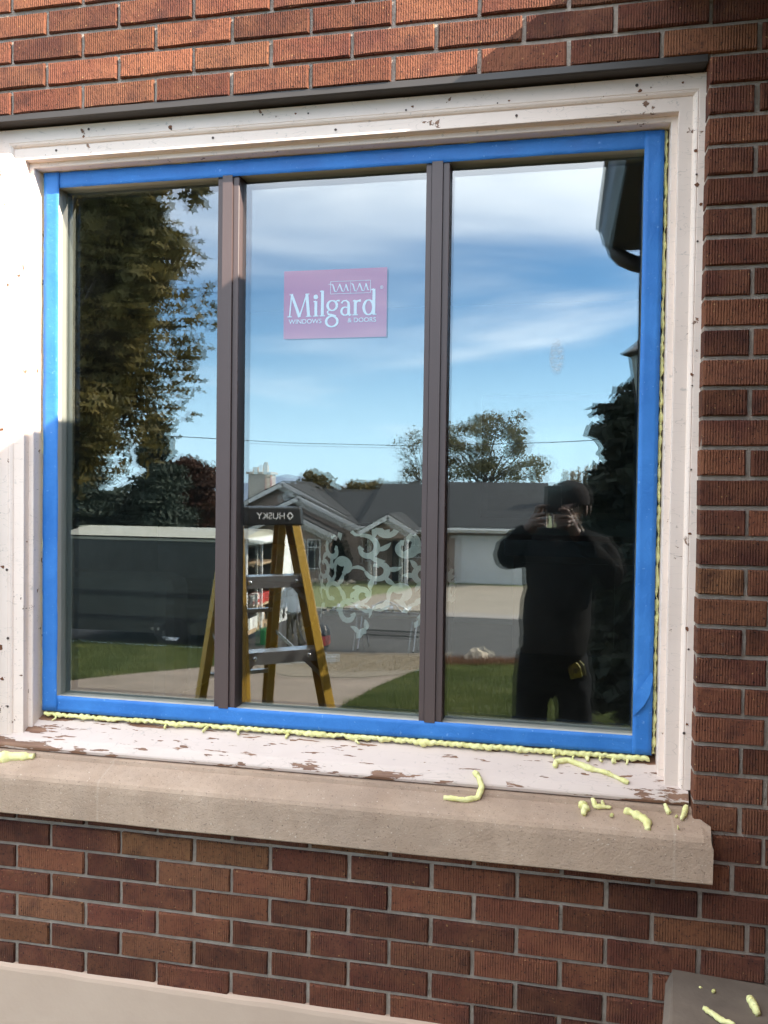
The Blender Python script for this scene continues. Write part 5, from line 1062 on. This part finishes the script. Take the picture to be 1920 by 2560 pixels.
# ------------------------------------------------------------------ the house across the street
hs = thing('house', 'single-storey tan house with nested gables, white porch and white garage door', 'house', (-8, -40, gz(-38)))
BZ = -2.75
MB().box(-15.6, -.9, -47, -38.0, BZ, -.06).build('wall', M['stucco'], hs)
def slab(name, pts, th=.16, mat='shingle'):
    m = MB(); n = len(pts); up = Vector((0, 0, th)); V = [Vector(p) for p in pts]; m.add([tuple(p) for p in V] + [tuple(p + up) for p in V], [tuple(reversed(range(n))), tuple(range(n, 2 * n))] + [(i, (i + 1) % n, n + (i + 1) % n, n + i) for i in range(n)]); return m.build(name, M[mat], hs)
slab('roof', [(-9.35, -37.3, -.10), (-.55, -37.3, -.10), (-.55, -43, 2.08), (-9.35, -43, 2.08)]); slab('roof', [(-9.35, -43, 2.08), (-.55, -43, 2.08), (-.55, -48, -.10), (-9.35, -48, -.10)])
slab('roof', [(-15.9, -38.05, -.06), (-9.2, -38.05, -.06), (-9.2, -42.3, 1.62), (-15.9, -42.3, 1.62)]); slab('roof', [(-15.9, -42.3, 1.62), (-9.2, -42.3, 1.62), (-9.2, -47, -.06), (-15.9, -47, -.06)])
m = MB(); m.add([(-.62, -37.6, -.15), (-.62, -47.6, -.15), (-.62, -43, 2.0)], [(0, 1, 2)]); m.build('gable_end', M['stucco'], hs)
MB().box(-9.3, -.55, -37.29, -37.22, -.20, .0).build('fascia', M['trimw'], hs); MB().tube([(-9.3, -37.16, -.06), (-.55, -37.16, -.06)], .06, 6).build('gutter', M['trimw'], hs)
MB().box(-15.9, -9.3, -38.04, -37.98, -.16, .03).build('fascia', M['trimw'], hs)
def gable(xa, za, half, slope, yf, yb, wall_half, wall=True, lim=None):
    zb = za - half * slope
    for s in (-1, 1):
        e = half if not lim else (lim[0] if s < 0 else lim[1])
        slab('roof', [(xa, yf + .3, za), (xa + s * e, yf + .3, za - e * slope), (xa + s * e, yb, za - e * slope), (xa, yb, za)], .14)
        m = MB(); a = Vector((xa - s * .02, yf + .36, za - .02)); b = Vector((xa + s * e, yf + .36, za - e * slope - .02)); m.beam(a, b, .05, .20, (0, 0, 1)); m.build('barge_board', M['trimw'], hs)
    if wall:
        w = wall_half; m = MB(); P_ = [(xa - w, BZ), (xa + w, BZ), (xa + w, za - w * slope - .05), (xa, za - .05), (xa - w, za - w * slope - .05)]; m.prism(P_, lambda u, v, t: (u, t, v), yf, yf - 3); m.build('wall', M['stucco'], hs)
gable(-13.45, 2.02, 3.3, .51, -38.3, -43, 3.0)
gable(-12.4, 1.32, 3.62, .46, -37.6, -42, 3.2)
gable(-12.62, .62, 2.5, .46, -36.4, -40, 2.1)
gable(-7.55, .56, 1.32, .60, -35.6, -38.6, 1.0, False)
vt = MB(); vt.lathe([(0, 0), (.24, 0), (.27, .03), (.30, .03), (.30, .0)], (0, 0, 0), 20); o = vt.build('gable_vent', M['trimw'], None); o.rotation_euler = (-PI / 2, 0, 0); o.location = (-13.25, -38.27, 1.38); put(o, hs)
for i in range(4):
    q = MB().box(-13.25 - .2, -13.25 + .2, -38.24, -38.215, 1.22 + i * .09, 1.26 + i * .09).build('slat', M['garage'], o)
def window(x0, x1, z0, z1, y, nm=2):
    f = MB(); w = .06
    f.box(x0, x1, y, y + .06, z0, z0 + w); f.box(x0, x1, y, y + .06, z1 - w, z1); f.box(x0, x0 + w, y, y + .06, z0 + w, z1 - w); f.box(x1 - w, x1, y, y + .06, z0 + w, z1 - w)
    f.box(x0 + w, x1 - w, y, y + .05, z1 - .42, z1 - .36)
    o = f.build('window', M['trimw'], hs); MB().box(x0 + w, x1 - w, y, y + .02, z0 + w, z1 - w).build('pane', M['pane'], o)
    for i in range(1, 3): MB().box(x0 + (x1 - x0) * i / 3 - .012, x0 + (x1 - x0) * i / 3 + .012, y + .021, y + .035, z1 - .36, z1 - w).build('muntin', M['trimw'], o)
window(-12.42, -11.75, -2.05, -.62, -36.398); window(-11.66, -11.0, -2.05, -.62, -36.398); window(-9.95, -9.05, -1.75, -.55, -37.995)
window(-7.0, -6.3, -1.5, -.5, -37.99)
# porch: entablature, columns, door
MB().box(-8.62, -6.48, -35.75, -35.55, -.42, -.20).build('porch_beam', M['stucco'], hs)
m = MB(); m.add([(-8.5, -35.62, -.22), (-6.6, -35.62, -.22), (-7.55, -35.62, .38), (-8.5, -35.7, -.22), (-6.6, -35.7, -.22), (-7.55, -35.7, .38)], [(0, 1, 2), (5, 4, 3), (0, 3, 4, 1), (1, 4, 5, 2), (2, 5, 3, 0)]); m.build('porch_gable', M['stucco'], hs)
for x in (-8.2, -6.75):
    m = MB(); m.lathe([(.15, BZ + .0), (.15, BZ + .14), (.105, BZ + .16), (.092, -.62), (.14, -.58), (.14, -.43)], (x, -35.65, 0), 16); m.build('column', M['trimw'], hs, smooth=False)
d_ = MB().box(-7.85, -6.95, -38.0, -37.93, BZ + .1, -.62).build('door', M['pane'], hs); MB().box(-7.05, -7.0, -37.93, -37.88, BZ + 1.05, BZ + 1.15).build('handle', M['alu'], d_)
gd = MB().box(-4.82, -1.55, -38.0, -37.94, BZ + .06, -.50).build('garage_door', M['garage'], hs)
for r_ in range(4):
    for c in range(6): MB().box(-4.78 + c * .54, -4.30 + c * .54, -37.94, -37.915, BZ + .11 + r_ * .54, BZ + .58 + r_ * .54).build('panel', M['garage'], gd)
MB().box(-5.0, -1.4, -37.995, -37.90, -.50, -.36).build('garage_lintel', M['trimw'], hs)
# chimney
m = MB().box(-17.0, -15.75, -43.5, -42.5, BZ, 2.55); chm = m.build('chimney', M['chim'], hs); MB().box(-17.1, -15.65, -43.6, -42.4, 2.55, 2.68).build('chimney_crown', M['chim'], chm)
for x, h in ((-16.75, .28), (-16.15, .42)): MB().box(x - .13, x + .13, -43.15, -42.85, 2.68, 2.68 + h).build('flue', M['chim'], chm)
MB().lathe([(.09, 0), (.12, .05), (.12, .12), (0, .16)], (-16.15, -43, 3.10), 10).build('flue_cowl', M['chim'], chm)
MB().box(-15.745, -15.70, -42.75, -42.5, BZ, 2.5).build('brick_side', M['red_brick'], chm)
for i in range(4):
    b_ = MB().prism([(0, 0), (.35, .0), (.35, .12)], lambda u, v, t: (-12.9 + i * .42 + t, -41.9 + .5 * u, 1.80 + v - .02 + u * 0), 0, .24); b_.build('roof_vent', M['tyre'], hs)
rr = random.Random(44)
t = thing('shrub', 'dark evergreen shrub by the tan house between window and porch', 'shrub', (-10.2, -36.9, gz(-37)))
m = MB().tube([(-10.2, -36.9, gz(-37)), (-10.2, -36.9, -1.4)], .05, 6); m.build('stem', M['bark'], t)
m = MB(); leaf_cloud(m, [((-10.2, -36.9, -1.75), (.62, .6, .95), 2600), ((-10.15, -36.9, -1.1), (.4, .4, .5), 800)], .11, QUAD, rr, .4); o = m.build('foliage', M['leaf_arb'], t, raw=True); o['kind'] = 'stuff'
for i in range(9): blob('edging_stone', (-14.2 + i * .62 + rr.uniform(-.1, .1), -35.6, gz(-35.6) + .06), (.2, .16, .12), M['rock'], 'pale edging stone in the row along the far house bed', 'stone', .25, 2, i).__setitem__('group', 'edging stones along the far house bed')
